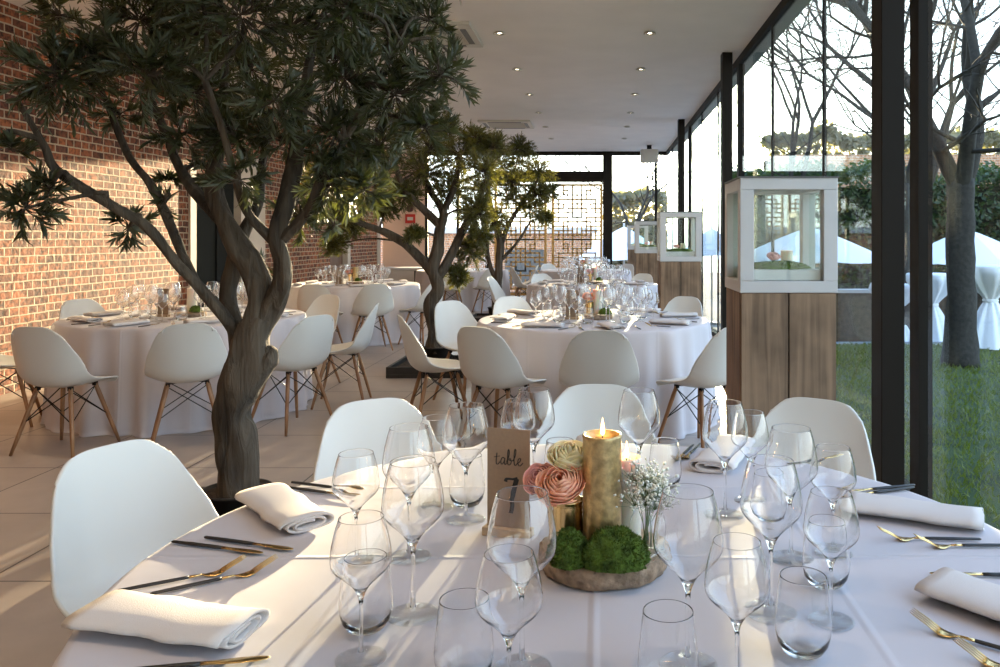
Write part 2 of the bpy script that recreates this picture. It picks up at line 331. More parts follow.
MB().box(XL-.08, XL-.05, 10.53, 11.02, .15, 2.1).box(XL-.08, XL-.05, 11.18, 11.67, .15, 2.1).build('door_panel', mat('dark_door_pane', (.016, .018, .018), .9, spec=.08), dd, smooth=False)
struct(MB().box(XL-.12, XL-.08, 15.7, 16.72, 0, 2.2).build('door_2', wood_mat('brown_door', (.10, .05, .03), (.2, .11, .07)), smooth=False))
struct(MB().box(XL-.12, XL-.08, 19.25, YF, 0, 2.2).build('door_3', M_brown, smooth=False))
# front (far) wall: pink plaster section, glass bays, lattice doors
struct(MB().box(XL, -4.27, YF, YF+.2, 0, H).build('wall_front', M_pink, smooth=False))
fw = MB()
fw.box(-4.27, XR+.03, YF, YF+.12, H-.09, H)                           # head
fw.box(-2.75, .12, YF, YF+.12, 2.76, 3.02)                            # beam above the lattice
fw.box(.07, .30, YF-.02, YF+.16, 0, H)                                # heavy post
for x in (-4.27, -3.5, -2.8, 1.33): fw.box(x, x+.07, YF, YF+.1, 0, H)
fw.box(-4.27, XR, YF, YF+.1, 0, .06)
struct(fw.build('trim_5', M_frame, smooth=False))
def pane(k, b): return struct(b.build('window_%d' % k, M_glass, smooth=False))
pane(1, MB().box(-4.2, -3.5, YF+.04, YF+.05, .06, H-.09))
pane(2, MB().box(-3.43, -2.8, YF+.04, YF+.05, .06, H-.09))
pane(3, MB().box(-2.73, .07, YF+.04, YF+.05, 3.02, H-.09))
pane(4, MB().box(-2.73, .07, YF+.04, YF+.05, .06, 2.76))
pane(5, MB().box(.30, 1.33, YF+.04, YF+.05, .06, H-.09))
pane(6, MB().box(1.40, XR, YF+.04, YF+.05, .06, H-.09))
# right glass wall
my = [4.1+1.75*k for k in range(-5, 9)]
prev = YB; k = 7
for i, y in enumerate(my+[YF]):
    wn_ = pane(k, MB().box(XR-.006, XR+.006, prev+.02, y-.02, .06, H-.09)); k += 1
    if y < YF:
        thick = (round((y-4.1)/1.75) % 3 == 0)
        a = .058 if thick else .013
        fr = MB().box(XR-(.03 if thick else .012), XR+(.04 if thick else .014), y-a, y+a, .06, H-.09)
        fr.build('window_frame', M_brown, wn_, smooth=False)
    prev = y
# steel columns
col_txt = {3.95: 'dark steel column nearest the camera, between the lantern plinth and the lawn', 9.08: 'dark steel column rising behind the large white lantern', 14.2: 'slim dark steel column beside the low sun'}
kk = 6
for y in (3.95, 9.08, 14.2, -1.2):
    b = MB().box(1.39, 1.505, y, y+.15, 0, H)
    struct(b.build('trim_%d' % kk, M_brown, smooth=False, bevel=.004)); kk += 1

# ------------------------------------------------------------------ downlights, air conditioners, ceiling fittings
dl = thing('recessed_downlight', '', 'ceiling light')
MB().lathe([(.062, 0), (.066, -.006), (.050, -.010), (.044, -.004), (.040, .03)], 24).build('trim_ring', M_metalwhite, dl)
MB().lathe([(.0005, .0), (.020, .0), (.020, .004)], 20).build('bulb', M_bulb, dl)
MB().lathe([(.020, .002), (.040, -.002), (.044, -.004)], 24).build('reflector', M_grille, dl)
DL = Maker(dl)
ordn = ['nearest', 'second', 'third', 'fourth', 'fifth', 'sixth', 'seventh', 'eighth', 'ninth']
for X, rown, ys in ((-1.03, 'left row, beside the tree crowns', [8.2, 9.95, 11.7, 13.4, 15.1, 16.9]), (.51, 'right row, towards the glass wall', [8.2, 9.95, 11.7, 13.4, 15.1, 16.9])):
    for i, y in enumerate(ys):
        DL.place((X, y, H-.012), 0, '%s recessed ceiling spotlight in the %s' % (ordn[i], rown), 'recessed ceiling spotlights')
for X in (-4.0, -2.5, -1.03, .51):
    for y in (1.2, 4.7, 8.2, 11.7, 15.1, 18.2):
        l = bpy.data.lights.new('spot', 'SPOT'); l.energy = 22 if X < -2 else 18; l.color = (1, .72, .44); l.spot_size = 2.0; l.spot_blend = .8; l.shadow_soft_size = .035
        lo = bpy.data.objects.new('downlight_beam', l); COL.objects.link(lo); lo.location = (X, y, H-.04)
def ac(cx, cy, label):
    t = thing('air_conditioner', label, 'air conditioner', (cx, cy, H-.001))
    s = .47
    b = MB().box(-s, s, -s, -s+.14, -.035, 0).box(-s, s, s-.14, s, -.035, 0).box(-s, -s+.14, -s+.14, s-.14, -.035, 0).box(s-.14, s, -s+.14, s-.14, -.035, 0)
    b.build('fascia', M_metalwhite, t, False, .006)
    g = MB()
    for i in range(18): y = -.31+i*.036; g.box(-.33, .33, y, y+.014, -.03, -.012)
    gg = g.build('intake_grille', M_metalwhite, t, False)
    MB().box(-.33, .33, -.33, .33, -.012, -.002).build('filter', M_grille, gg, False)
    for a, b_ in ((-.405, -.345), (.345, .405)):
        MB().box(-.30, .30, a, b_, -.0385, -.0352).build('air_flap', M_grille, t, False); MB().box(a, b_, -.30, .30, -.0385, -.0352).build('air_flap', M_grille, t, False)
ac(-1.72, 14.75, 'square ceiling air conditioner above the second olive tree, the farther one')
ac(-1.74, 8.25, 'square ceiling air conditioner half hidden by the near tree crown')
sd = thing('smoke_detector', 'small round white smoke detector on ceiling left of the spotlights', 'smoke detector', (-1.86, 11.6, H))
MB().lathe([(.07, 0), (.075, -.012), (.06, -.04), (.03, -.052), (.001, -.053)], 24).build('housing', M_metalwhite, sd)
MB().lathe([(.04, -.051), (.042, -.056), (.03, -.058), (.0295, -.05)], 20).build('sensor_ring', M_grille, sd)
sp = thing('loudspeaker', 'beige loudspeaker hanging from the ceiling by the far glass wall', 'speaker', (1.12, 18.2, H))
MB().box(-.05, .05, -.05, .05, -.10, 0).build('bracket', M_frame, sp, False)
MB().box(-.2, .2, -.13, .13, -.40, -.10).build('cabinet', M_metalwhite, sp, False, .02)
MB().box(-.18, .18, -.138, -.131, -.38, -.12).build('front_grille', mat('beige_grille', (.5, .46, .4), .7), sp, False)

# ------------------------------------------------------------------ lattice doors
def lattice(x0, x1, label):
    wd = x1-x0; hh = 2.70
    t = thing('lattice_screen', label, 'screen', (x0, YF-.1, 0))
    b = MB().box(0, .06, -.025, .025, 0, hh).box(wd-.06, wd, -.025, .025, 0, hh).box(.06, wd-.06, -.025, .025, 0, .05).box(.06, wd-.06, -.025, .025, hh-.05, hh)
    b.build('frame', M_goldlat, t, False)
    g = MB(); n = 10; cw = (wd-.12)/n; m = 24; ch = (hh-.1)/m; q = .018
    adj = {}
    def seg(i0, j0, i1, j1):
        a, c = (min(i0, i1), min(j0, j1)), (max(i0, i1), max(j0, j1))
        st = [(x, y) for x in range(a[0], c[0]+1) for y in range(a[1], c[1]+1)]
        for p_, q_ in zip(st, st[1:]): adj.setdefault(p_, set()).add(q_); adj.setdefault(q_, set()).add(p_)
        X0, X1 = .06+min(i0, i1)*cw, .06+max(i0, i1)*cw; Z0, Z1 = .05+min(j0, j1)*ch, .05+max(j0, j1)*ch
        g.box(X0-q, X1+q, -.012, .012, Z0-q, Z1+q)
    for j in range(m):
        for i in range(n//2):
            jj = j % 12
            u = math.sin(i*12.9898+jj*78.233)*43758.5; u -= math.floor(u)
            hbar = u < .56; vbar = (u*7) % 1 < .50
            if hbar: seg(i, j, i+1, j); seg(n-i, j, n-i-1, j)
            if vbar and i: seg(i, j, i, j+1); seg(n-i, j, n-i, j+1)
    for j in range(0, m, 12):                                  # square motif on the axis
        seg(4, j+5, 6, j+5); seg(4, j+7, 6, j+7); seg(4, j+5, 4, j+7); seg(6, j+5, 6, j+7); seg(5, j+7, 5, j+10); seg(5, j+1, 5, j+5)
        seg(0, j, n, j)
    while True:                                                # tie loose pieces of the fret to the rest
        seen = set(); st = [p_ for p_ in adj if p_[0] in (0, n) or p_[1] in (0, m)]
        while st:
            p_ = st.pop()
            if p_ in seen: continue
            seen.add(p_); st += list(adj[p_])
        loose = [p_ for p_ in adj if p_ not in seen]
        if not loose: break
        p_ = min(loose); seg(p_[0]-1, p_[1], p_[0], p_[1]); seg(n-p_[0]+1, p_[1], n-p_[0], p_[1])
    g.build('fretwork', M_goldlat, t, False)
lattice(-1.17, .06, 'gold fretwork lattice door beside the heavy dark post, right one of the pair')
lattice(-2.56, -1.29, 'gold fretwork lattice door behind the smallest olive tree, left one of the pair')

# sign on the pink wall
sg = thing('wall_sign', 'small red fire sign with round dark symbol on the pink wall', 'sign', (-4.62, YF-.02, 1.75))
MB().box(-.12, .12, -.01, .01, 0, .22).build('red_plate', M_red, sg, False)
MB().box(-.07, .07, -.014, -.011, .07, .15).build('white_symbol', M_metalwhite, sg, False)
c_ = MB().lathe([(.001, -.01), (.085, -.01), (.085, .01), (.001, .01)], 24); c_.v = [(x, z, y+.36) for x, y, z in c_.v]; c_.build('round_symbol', mat('dark_symbol', (.12, .05, .04), .5), sg, False)
# draped side table against far wall
sb = thing('sideboard', 'long low buffet sideboard below the red sign on the pink wall', 'sideboard', (-4.0, 17.6, 0))
MB().box(-.7, .75, -.28, .28, .0, .70).build('body', mat('beige_sideboard', (.55, .5, .45), .6), sb, False, .01)
MB().box(-.74, .79, -.31, .31, .70, .75).build('top', M_napkin, sb, False, .01)
MB().box(-.02, .02, -.29, -.281, .08, .68).build('door_gap_shade', M_frame, sb, False)  # raised dark strip painted for the shade between the doors

# ------------------------------------------------------------------ chair
def make_chair():
    t = thing('shell_chair', '', 'chair')
    prof = [(.225, .405), (.222, .425), (.205, .436), (.16, .438), (.09, .428), (.01, .418), (-.07, .418), (-.14, .432), (-.185, .468), (-.210, .52), (-.228, .59), (-.243, .66), (-.257, .73), (-.268, .785), (-.274, .812), (-.277, .825)]
    hw = [.165, .185, .200, .213, .225, .231, .234, .235, .233, .229, .219, .205, .190, .174, .160, .152]
    lift = [(0, .0), (0, .0), (0, .004), (0, .012), (0, .03), (.0, .05), (.012, .07), (.04, .085), (.07, .075), (.085, .05), (.08, .025), (.066, .008), (.05, 0), (.036, 0), (.028, 0), (.024, 0)]
    P, _ = smooth_path([(0, a, b) for a, b in prof], [0]*16, 3)
    Wd = np.interp(np.linspace(0, 15, len(P)), range(16), hw); L1 = np.interp(np.linspace(0, 15, len(P)), range(16), [a for a, _ in lift]); L2 = np.interp(np.linspace(0, 15, len(P)), range(16), [b for _, b in lift])
    nu = 33; rows = []
    nP = len(P)
    for i in range(nP):
        row = []
        for j in range(nu):
            u = -1+2*j/(nu-1); uu = math.sin(u*PI/2); uu = .45*u+.55*uu; a = abs(uu)**2.6
            row.append(Vector((uu*Wd[i]*(1-.10*abs(uu)**6*max(0, (i/(nP-1)-.7)/.3)), P[i].y+L1[i]*a, P[i].z+L2[i]*a - .058*max(0, (i/(nP-1)-.66)/.34)**1.5*abs(uu)**4.2 + .0*u)))
        rows.append(row)
    for r_ in rows:
        for q_ in r_: q_.x *= 1.05
    N = []
    for i in range(nP):
        for j in range(nu):
            du = rows[i][min(j+1, nu-1)]-rows[i][max(j-1, 0)]; dv = rows[min(i+1, nP-1)][j]-rows[max(i-1, 0)][j]
            N.append(du.cross(dv).normalized())
    top = [p for r in rows for p in r]; th = .0045
    A = [p + n*th for p, n in zip(top, N)]; B = [p - n*th for p, n in zip(top, N)]
    b = MB(); fs = []
    for i in range(nP-1):
        for j in range(nu-1):
            q = (i*nu+j, i*nu+j+1, (i+1)*nu+j+1, (i+1)*nu+j); fs.append(q); fs.append(tuple(x+nP*nu for x in reversed(q)))
    per = [j for j in range(nu)] + [i*nu+nu-1 for i in range(1, nP)] + [(nP-1)*nu+j for j in range(nu-2, -1, -1)] + [i*nu for i in range(nP-2, 0, -1)]
    for a, c in zip(per, per[1:]+per[:1]): fs.append((a, a+nP*nu, c+nP*nu, c))
    b.add(A+B, fs); b.build('seat_shell', M_white_shell, t)
    br = MB(); tops = {}; mids = {}
    for sx_ in (-1, 1):
        for sy in (-1, 1):
            a = Vector((sx_*.115, .01+sy*.105, .415)); c = Vector((sx_*.215, .01+sy*.205, 0)); tops[sx_, sy] = a; mids[sx_, sy] = a.lerp(c, .52)
            MB().tube([a, a.lerp(c, .15), a.lerp(c, .7), c], [.012, .0145, .0125, .0095], 10).build('leg', M_chairwood, t)
            br.box(sx_*.115-.012, sx_*.115+.012, .01+sy*.105-.012, .01+sy*.105+.012, .398, .425)
    for (a, c) in (((-1, -1), (1, -1)), ((1, -1), (1, 1)), ((1, 1), (-1, 1)), ((-1, 1), (-1, -1))):
        br.tube([tops[a]-Vector((0, 0, .02)), mids[c]], .0035, 6); br.tube([tops[c]-Vector((0, 0, .02)), mids[a]], .0035, 6)
    br.tube([tops[-1, -1], tops[1, 1]], .0045, 6); br.tube([tops[1, -1], tops[-1, 1]], .0045, 6)
    br.build('wire_brace', M_wire, t, smooth=False)
    return Maker(t)
CH = make_chair()
TC = {1: Vector((-.01, 1.6, 0)), 2: Vector((-.05, 6.32, 0)), 3: Vector((-3.37, 6.53, 0)), 4: Vector((-3.43, 11.1, 0)), 5: Vector((-.1, 11.2, 0)), 6: Vector((-.3, 16.0, 0)), 7: Vector((-2.75, 16.0, 0))}
def chair(tb, x, y, label, turn=0, keep=False):
    T = TC[tb]; B = Vector((x, y, 0)); d = (T-B); L = d.length; d.normalize()
    if L < 1.5 and not keep: B = T - d*1.5
    rz = math.atan2(d.y, d.x)-PI/2 + math.radians(turn)
    r_ = CH.place(B + d*.27, rz, label, 'white shell chairs around the tables'); r_.scale = (1.012,)*3 if tb > 1 else (.985,)*3
chair(1, -1.30, 2.20, 'white shell chair at the left of the front table, nearest the camera')
chair(1, -.765, 2.78, 'white shell chair at the front table, first right of the potted tree trunk')
chair(1, -.01, 3.16, 'white shell chair directly behind the lit gold candle at the front table')
chair(1, .78, 2.87, 'white shell chair in front of the wooden plinth at the front table')
chair(2, -1.24, 6.95, 'white shell chair showing its oval backrest, beside the middle tree tray', turn=-14)
chair(2, -1.32, 5.80, 'white shell chair seen side-on at left of the middle table')
chair(2, -.70, 5.14, 'white shell chair from behind at the near left of the middle table')
chair(2, .0, 4.82, 'white shell chair from behind at the near centre of the middle table')
chair(2, .82, 5.03, 'white shell chair partly hidden by the front wooden plinth at the middle table', turn=8)
chair(2, .82, 7.60, 'white shell chair at the far right of the middle table, before the second plinth')
chair(2, -.86, 7.60, 'white shell chair at the far left of the middle table, only its top showing')
chair(3, -3.55, 5.0, 'white shell chair from behind at the near left of the brick wall table')
chair(3, -2.70, 5.24, 'white shell chair from behind, just left of the near tree trunk')
chair(3, -2.03, 5.76, 'white shell chair seen side-on just right of the near tree trunk')
chair(3, -2.02, 6.75, 'white shell chair turned left, second one right of the near tree trunk')
chair(3, -2.68, 7.80, 'white shell chair glowing warm behind the two side-on chairs')
chair(3, -4.72, 7.25, 'white shell chair between the left table and the brick wall')
chair(3, -4.62, 5.9, 'white shell chair cut by the left edge of the picture')
chair(4, -2.72, 9.72, 'white shell chair from behind in front of the far left table')
chair(4, -3.45, 9.65, 'white shell chair before the far left table, mostly hidden by nearer chairs')
chair(4, -2.18, 10.45, 'white shell chair right of the far left table behind a trunk')
chair(4, -4.5, 10.2, 'white shell chair at the left of the far left table behind foliage')
chair(5, -1.5, 11.45, 'white shell chair left of the table behind the middle table, right of third tree')
chair(5, .68, 12.50, 'white shell chair right behind the table behind the middle table')
chair(5, -.9, 12.4, 'white shell chair at the far left of the table behind the middle table')
chair(6, -1.55, 15.6, 'white shell chair side-on before the lattice doors at the farthest table')
chair(6, -1.1, 17.2, 'white shell chair beyond the farthest table close to the lattice')
chair(6, .6, 17.2, 'white shell chair beyond the farthest table near the heavy dark post')
chair(7, -2.75, 14.55, 'white shell chair from behind at the table beyond the second tree, left one')
chair(7, -2.0, 14.8, 'white shell chair from behind at the table beyond the second tree, right one')
chair(7, -1.35, 16.2, 'white shell chair right of the table beyond the third tree')

# ------------------------------------------------------------------ tables and cloths
TN = {1: 'front table', 2: 'middle table', 3: 'brick wall table', 4: 'far left table', 5: 'table behind the middle one', 6: 'farthest table by the lattice', 7: 'table beyond the second tree'}
tb = thing('round_table', '', 'table')
MB().lathe([(.0005, .70), (.88, .70), (.885, .722), (.88, .744), (.0005, .744)], 64).build('tabletop', wood_mat('ply_top', (.3, .2, .12), (.45, .32, .2), 'X'), tb, False)
MB().tube([(0, 0, .03), (0, 0, .70)], .04, 16).build('column', M_frame, tb)
for a in range(4):
    c, s_ = math.cos(a*PI/2+.78), math.sin(a*PI/2+.78)
    MB().tube([(c*.03, s_*.03, .09), (c*.25, s_*.25, .05), (c*.42, s_*.42, .022)], [.025, .02, .018], 8).build('leg', M_frame, tb)
TB = Maker(tb)
def cloth(k, n=240, seed=0):
    r = random.Random(seed); ph = [r.uniform(0, 6.28) for _ in range(8)]; fr = [r.choice((12, 13, 14, 16)), r.choice((21, 23, 25)), r.choice((6, 7, 8)), r.choice((33, 37))]
    def fold(a): 
        q = .38*math.sin(fr[0]*a+ph[0]+.7*math.sin(3*a+ph[5]))+.42*math.sin(fr[1]*a+ph[1]+.6*math.sin(2*a+ph[4]))+.2*math.sin(fr[2]*a+ph[2])+.22*math.sin(fr[3]*a+ph[3]+.5*math.sin(5*a))
        return math.copysign(abs(q)**.8, q)
    b = MB(); rings = []
    for q in (0.001, .15, .3, .45, .6, .72, .80, .86, .885): rings.append((q, .7515, 0))
    rings += [(.897, .750, 0), (.904, .743, .02), (.907, .73, .06)]
    for i in range(1, 25): rings.append((.908+.03*(i/24), .73-.722*(i/24), .10+.9*(i/24)))
    rings.append((.945, .004, 1.0))
    for (q, z, f) in rings:
        for j in range(n):
            a = 2*PI*j/n; d = 0
            if f: d = f**.6*.05*(fold(a)+.1); 
            if z < .02 and f > .9: d += .012*math.sin(a*17+ph[6])
            b.v.append(((q+d)*math.cos(a), (q+d)*math.sin(a), z))
    m = len(rings)
    b.f = [(i*n+j, i*n+(j+1) % n, (i+1)*n+(j+1) % n, (i+1)*n+j) for i in range(m-1) for j in range(n)]
    b.f = [tuple(reversed(q)) for q in b.f]
    o = b.build('tablecloth', M_cloth); o.location = TC[k]; o.rotation_euler = (0, 0, 0)
    so = o.modifiers.new('thick', 'SOLIDIFY'); so.thickness = .0015; so.offset = -1
    tag(o, 'white floor-length cloth draped over the ' + TN[k], 'tablecloth', 'white round tablecloths')
for k in TC:
    TB.place(TC[k], .3*k, 'round table hidden under the white cloth, the ' + TN[k], 'round tables')
    cloth(k, 280 if k < 4 else 160, k)

# ------------------------------------------------------------------ glassware
def glass_proto(s, name, parts, w=1.0):
    bowl = [(.0042, .108), (.0052, .113), (.0072, .119), (.0108, .127), (.0165, .136), (.0250, .146), (.0345, .156), (.0425, .166), (.0468, .1745), (.0480, .183), (.0476, .194), (.0458, .210), (.0428, .227), (.0390, .244), (.0352, .258), (.0350, .2592)]
    stem = [(.0400, .0005), (.0402, .0018), (.036, .0026), (.018, .0046), (.0075, .009), (.0042, .018), (.0034, .04), (.0032, .08), (.0034, .098), (.0042, .108)]
    bowl = [(r*(1+(w-1)*min(1, max(0, (z-.12)/.04))), z) for r, z in bowl]; stem = [(r*(w if z < .0047 else 1), z) for r, z in stem]
    t = thing(name, '', 'wine glass')
    n = 40 if parts else 18
    # double wall, one millimetre thick, closed over the rim and over the solid lower cone
    inner = [(max(.0002, r-.0008/s), z+(.0009 if z < .17 else 0)) for r, z in reversed(bowl[3:])]
    inner += [(.0075, .1262), (.0002, .1245)]
    bowl = [(.0002, .1082)] + bowl + [(bowl[-1][0]-.0001/s, .2598), (bowl[-1][0]-.0004/s, .2600), (bowl[-1][0]-.0007/s, .2598)] + inner
    bm_ = MB().lathe([(r*s, z*s) for r, z in bowl], n)
    bm_.build('bowl', M_real, t)
    MB().lathe([(.0002, .0003)] + [(r*s, z*s) for r, z in stem[:5]] + [(.0002, stem[4][1]*s)], n).build('foot', M_foot, t)
    MB().lathe([(r*s, z*s) for r, z in stem[4:]] + [(.0002, .1081*s)], n).build('stem', M_stem, t)
    return Maker(t)
G_big = glass_proto(1.0, 'wine_glass', True, 1.09); G_small = glass_proto(.827, 'wine_glass', True, 1.15)
F_big = glass_proto(1.0, 'wine_glass', False, 1.09); F_small = glass_proto(.827, 'wine_glass', False, 1.15)
def tumbler(n):
    t = thing('water_tumbler', '', 'tumbler')
    o_ = [(.0003, .0006), (.022, .0006), (.031, .006), (.0385, .018), (.0425, .034), (.0430, .046), (.0415, .065), (.0385, .09), (.0353, .117), (.0352, .1185), (.0348, .1195)]
    MB().lathe(o_ + [(.0345, .1195)] + [(r-.0009, z) for r, z in reversed(o_[3:-1])] + [(.027, .0115), (.015, .0095), (.0003, .009)], n).build('bowl', M_real, t)
    return Maker(t)
G_tum = tumbler(32); F_tum = tumbler(14)
ZT = .7525
front = [  # type, pixel column of the axis, pixel row of the rim, label
 ('b', 413, 461, 'large wine glass, left of the front pair beside the left napkins'),
 ('s', 361, 517, 'small wine glass nearest the left front napkin'),
 ('t', 366, 556, 'water tumbler standing behind the small glass near the left front napkin'),
 ('b', 409, 427, 'large wine glass in front of the chair right of the tree trunk'),
 ('s', 356, 453, 'small wine glass next to the two black knives at the back left'),
 ('b', 466, 405, 'large wine glass left of the kraft number card'),
 ('t', 467, 455, 'water tumbler just left of the kraft number card foot'),
 ('s', 437, 417, 'small wine glass behind the large ones left of the number card'),
 ('b', 522, 493, 'large wine glass in front of the number 7 card'),
 ('s', 509, 553, 'small wine glass nearest the camera in the centre front'),
 ('t', 464, 598, 'water tumbler at the bottom edge, left of the central small glass'),
 ('t', 668, 610, 'water tumbler at the bottom edge right of the wood slice'),
 ('b', 688, 491, 'large wine glass overlapping the jar of tiny white flowers'),
 ('s', 737, 541, 'small wine glass at the bottom, right of the wood slice'),
 ('b', 771, 460, 'large wine glass at the centre of the right-hand group'),
 ('s', 831, 492, 'small wine glass rightmost of the right-hand group in front of the napkin'),
 ('s', 833, 447, 'small wine glass at the left end of the right rear napkin'),
 ('b', 791, 428, 'large wine glass before the chair at the wooden plinth'),
 ('b', 725, 402, 'tall large wine glass at the foot of the wooden plinth'),
 ('s', 750, 412, 'small wine glass right behind the tall one by the wooden plinth'),
 ('t', 803, 575, 'water tumbler standing low in the right-hand glass group'),
 ('b', 639, 390, 'large wine glass behind the candle on its right side'),
 ('b', 534, 389, 'large wine glass behind the number card'),
 ('s', 518, 400, 'small wine glass behind the number card, left of the large one'),
 ('t', 665, 440, 'water tumbler behind the jar of tiny white flowers'),
 ('t', 826, 520, 'water tumbler behind the rightmost small wine glass'),
 ('t', 768, 472, 'water tumbler between the right-hand glasses and the back napkin'),
 ('t', 560, 440, 'water tumbler behind the cream and peach flowers'),
]
for ty, px, py, lab in front:
    hgt = {'b': .26, 's': .215, 't': .12}[ty]; Y = (HC-ZT-hgt)*FPX/(py-238)
    {'b': G_big, 's': G_small, 't': G_tum}[ty].place(((px-600)*Y/FPX, Y, ZT), random.random()*6, lab, 'glasses on the front table')

# ------------------------------------------------------------------ napkins and cutlery
def napkin_proto():
    b = MB(); n = 70; th = .0022; prof = []
    for i in range(n):
        a = i/(n-1)*2.35*2*PI; k = 1-.62*i/(n-1)
        ca, sa = math.cos(a), math.sin(a)
        sq = lambda v, p: math.copysign(abs(v)**p, v)
        prof.append((.064*k*sq(ca, .8)+.004*(1-k), .0165*k*sq(sa, .8)+.0175-.002*(1-k)))
    nrm = []
    for i in range(n):
        a = prof[max(i-1, 0)]; c = prof[min(i+1, n-1)]; dx, dz = c[0]-a[0], c[1]-a[1]; l = math.hypot(dx, dz) or 1; nrm.append((-dz/l, dx/l))
    out = [(p[0]+q[0]*th, p[1]+q[1]*th) for p, q in zip(prof, nrm)] + [(p[0]-q[0]*th, p[1]-q[1]*th) for p, q in reversed(list(zip(prof, nrm)))]
    m = len(out); L = .145; ny = 13; vs = []
    for j in range(ny):
        y = -L+2*L*j/(ny-1); sc = 1+.035*math.sin(j*1.7); sh = .0025*math.sin(j*.9)
        for (x, z) in out: vs.append((x*(1-.06*j/(ny-1))*sc+sh, y+.003*math.sin(x*60), max(.0006, z*(1-.05*math.exp(-((y-.03)/.05)**2)))))
    fs = [(j*m+i, j*m+(i+1) % m, (j+1)*m+(i+1) % m, (j+1)*m+i) for j in range(ny-1) for i in range(m)]
    h = m//2
    for base, rev in ((0, False), ((ny-1)*m, True)):
        for i in range(h-1):
            q = (base+i, base+i+1, base+m-2-i, base+m-1-i); fs.append(q if rev else tuple(reversed(q)))
    b.add(vs, fs); o = b.build('folded_napkin', M_napkin); tag(o, '', 'napkin')
    return Maker(o)
NP = napkin_proto()
def along(M, a, b, z, label, group, flip=False):
    """lay a thing whose local +Y runs from pixel a to pixel b on the cloth"""
    A = on_plane(*a, z); B = on_plane(*b, z); d = B-A; c = (A+B)/2
    return M.place((c.x, c.y, z), math.atan2(d.y, d.x)-PI/2, label, group)
gN = 'folded napkins on the tables'
along(NP, (262, 498), (310, 533), ZT, 'folded white napkin beside the tree pot on the front table', gN)
along(NP, (92, 618), (252, 642), ZT, 'folded white napkin at the lower left corner of the front table', gN)
along(NP, (858, 510), (970, 526), ZT, 'long folded white napkin at the right of the front table, by the lawn', gN)
along(NP, (950, 596), (1095, 650), ZT, 'folded white napkin cut by the right edge, lowest right', gN)
along(NP, (712, 471), (734, 450), ZT, 'folded white napkin with forks beside it behind the flower jar', gN)
along(NP, (598, 445), (606, 470), ZT, 'folded white napkin at the far side, behind the gold candle', gN)
def knife_proto():
    t = thing('table_knife', '', 'knife')
    def strip(pts, zc=.004):   # pts: (y, halfwidth, halfthick)
        b = MB()
        for y, wd, h in pts:
            for a in range(8):
                b.v.append((wd*math.cos(a*PI/4), y, zc+h*math.sin(a*PI/4)))
        k = len(pts); b.f = [(i*8+a, (i+1)*8+a, (i+1)*8+(a+1) % 8, i*8+(a+1) % 8) for i in range(k-1) for a in range(8)] + [tuple(range(8)), tuple(range(k*8-1, k*8-9, -1))]
        return b
    strip([(-.112, .002, .0015), (-.108, .0038, .003), (-.06, .0052, .0036), (0, .0052, .0034), (.014, .0042, .003)]).build('handle', M_black, t)
    strip([(.0142, .0042, .0028), (.03, .004, .0024), (.045, .0075, .0014), (.07, .0092, .001), (.095, .0085, .0009), (.108, .005, .0008), (.112, .001, .0006)]).build('blade', M_gold, t)
    return Maker(t), strip
KN, strip = knife_proto()
def fork_proto():
    t = thing('table_fork', '', 'fork')
    strip([(-.108, .002, .0015), (-.104, .0036, .0028), (-.05, .0046, .0032), (0, .0044, .003), (.008, .0036, .0028)]).build('handle', M_black, t)
    b = strip([(.0082, .0036, .0026), (.03, .0026, .002)])
    def arc(y):
        q = max(0, min(1, (y-.03)/.076)); return .004-.0035*math.sin(PI*min(1, q*1.6))*(q < .625)+.021*max(0, q-.3)**1.3/.63
    rows = []
    for y, wd in ((.03, .0026), (.036, .004), (.043, .0085), (.050, .0112), (.058, .0118), (.064, .0118)):
        rows.append((y, wd))
    vs = []
    for y, wd in rows:
        for s_ in (-1, -.33, .33, 1): vs.append((wd*s_, y, arc(y)+.0007)); 
        for s_ in (1, .33, -.33, -1): vs.append((wd*s_, y, arc(y)-.0007))
    b.add(vs, [(i*8+a, (i+1)*8+a, (i+1)*8+(a+1) % 8, i*8+(a+1) % 8) for i in range(5) for a in range(8)] + [tuple(range(8)), tuple(range(47, 39, -1))])
    for x in (-.0102, -.0034, .0034, .0102):
        b.tube([(x, .063, arc(.063)), (x*.97, .08, arc(.08)), (x*.93, .098, arc(.098)), (x*.9, .106, arc(.106))], [.0013, .0012, .001, .0004], 6)
    b.build('tines', M_gold, t); return Maker(t)
FK = fork_proto()
gC = 'black and gold cutlery on the tables'
ZC = ZT+.0008
along(KN, (170, 543), (265, 555), ZC, 'black-handled gold knife in front, of the pair below the left chair', gC)
along(KN, (199, 538), (299, 552), ZC, 'black-handled gold knife behind, of the pair below the left chair', gC)
along(FK, (133, 590), (232, 571), ZC, 'black-handled gold fork, upper of two behind the lower left napkin', gC)
along(FK, (155, 595), (274, 569), ZC, 'black-handled gold fork, lower of two behind the lower left napkin', gC)
along(KN, (120, 674), (258, 661), ZC, 'gold knife blade at the bottom edge below the left napkin', gC)
along(KN, (297, 490), (350, 497), ZC, 'dark knife, lower of two behind the left glasses', gC)
along(KN, (303, 485), (352, 491), ZC, 'dark knife, upper of two behind the left glasses', gC)
along(KN, (908, 487), (845, 493), ZC, 'black-handled knife, upper of two by the right window', gC)
along(KN, (905, 490), (850, 497), ZC, 'black-handled knife, lower of two by the right window', gC)
along(FK, (984, 541), (874, 539), ZC, 'black-handled gold fork, left of two on the right side', gC)
along(FK, (1012, 547), (920, 547), ZC, 'black-handled gold fork, right of two on the right side', gC)
along(KN, (1060, 578), (921, 575), ZC, 'gold knife tip showing above the right edge napkin', gC)
along(FK, (1040, 662), (926, 629), ZC, 'gold fork at the lower right corner, tines to the left', gC)
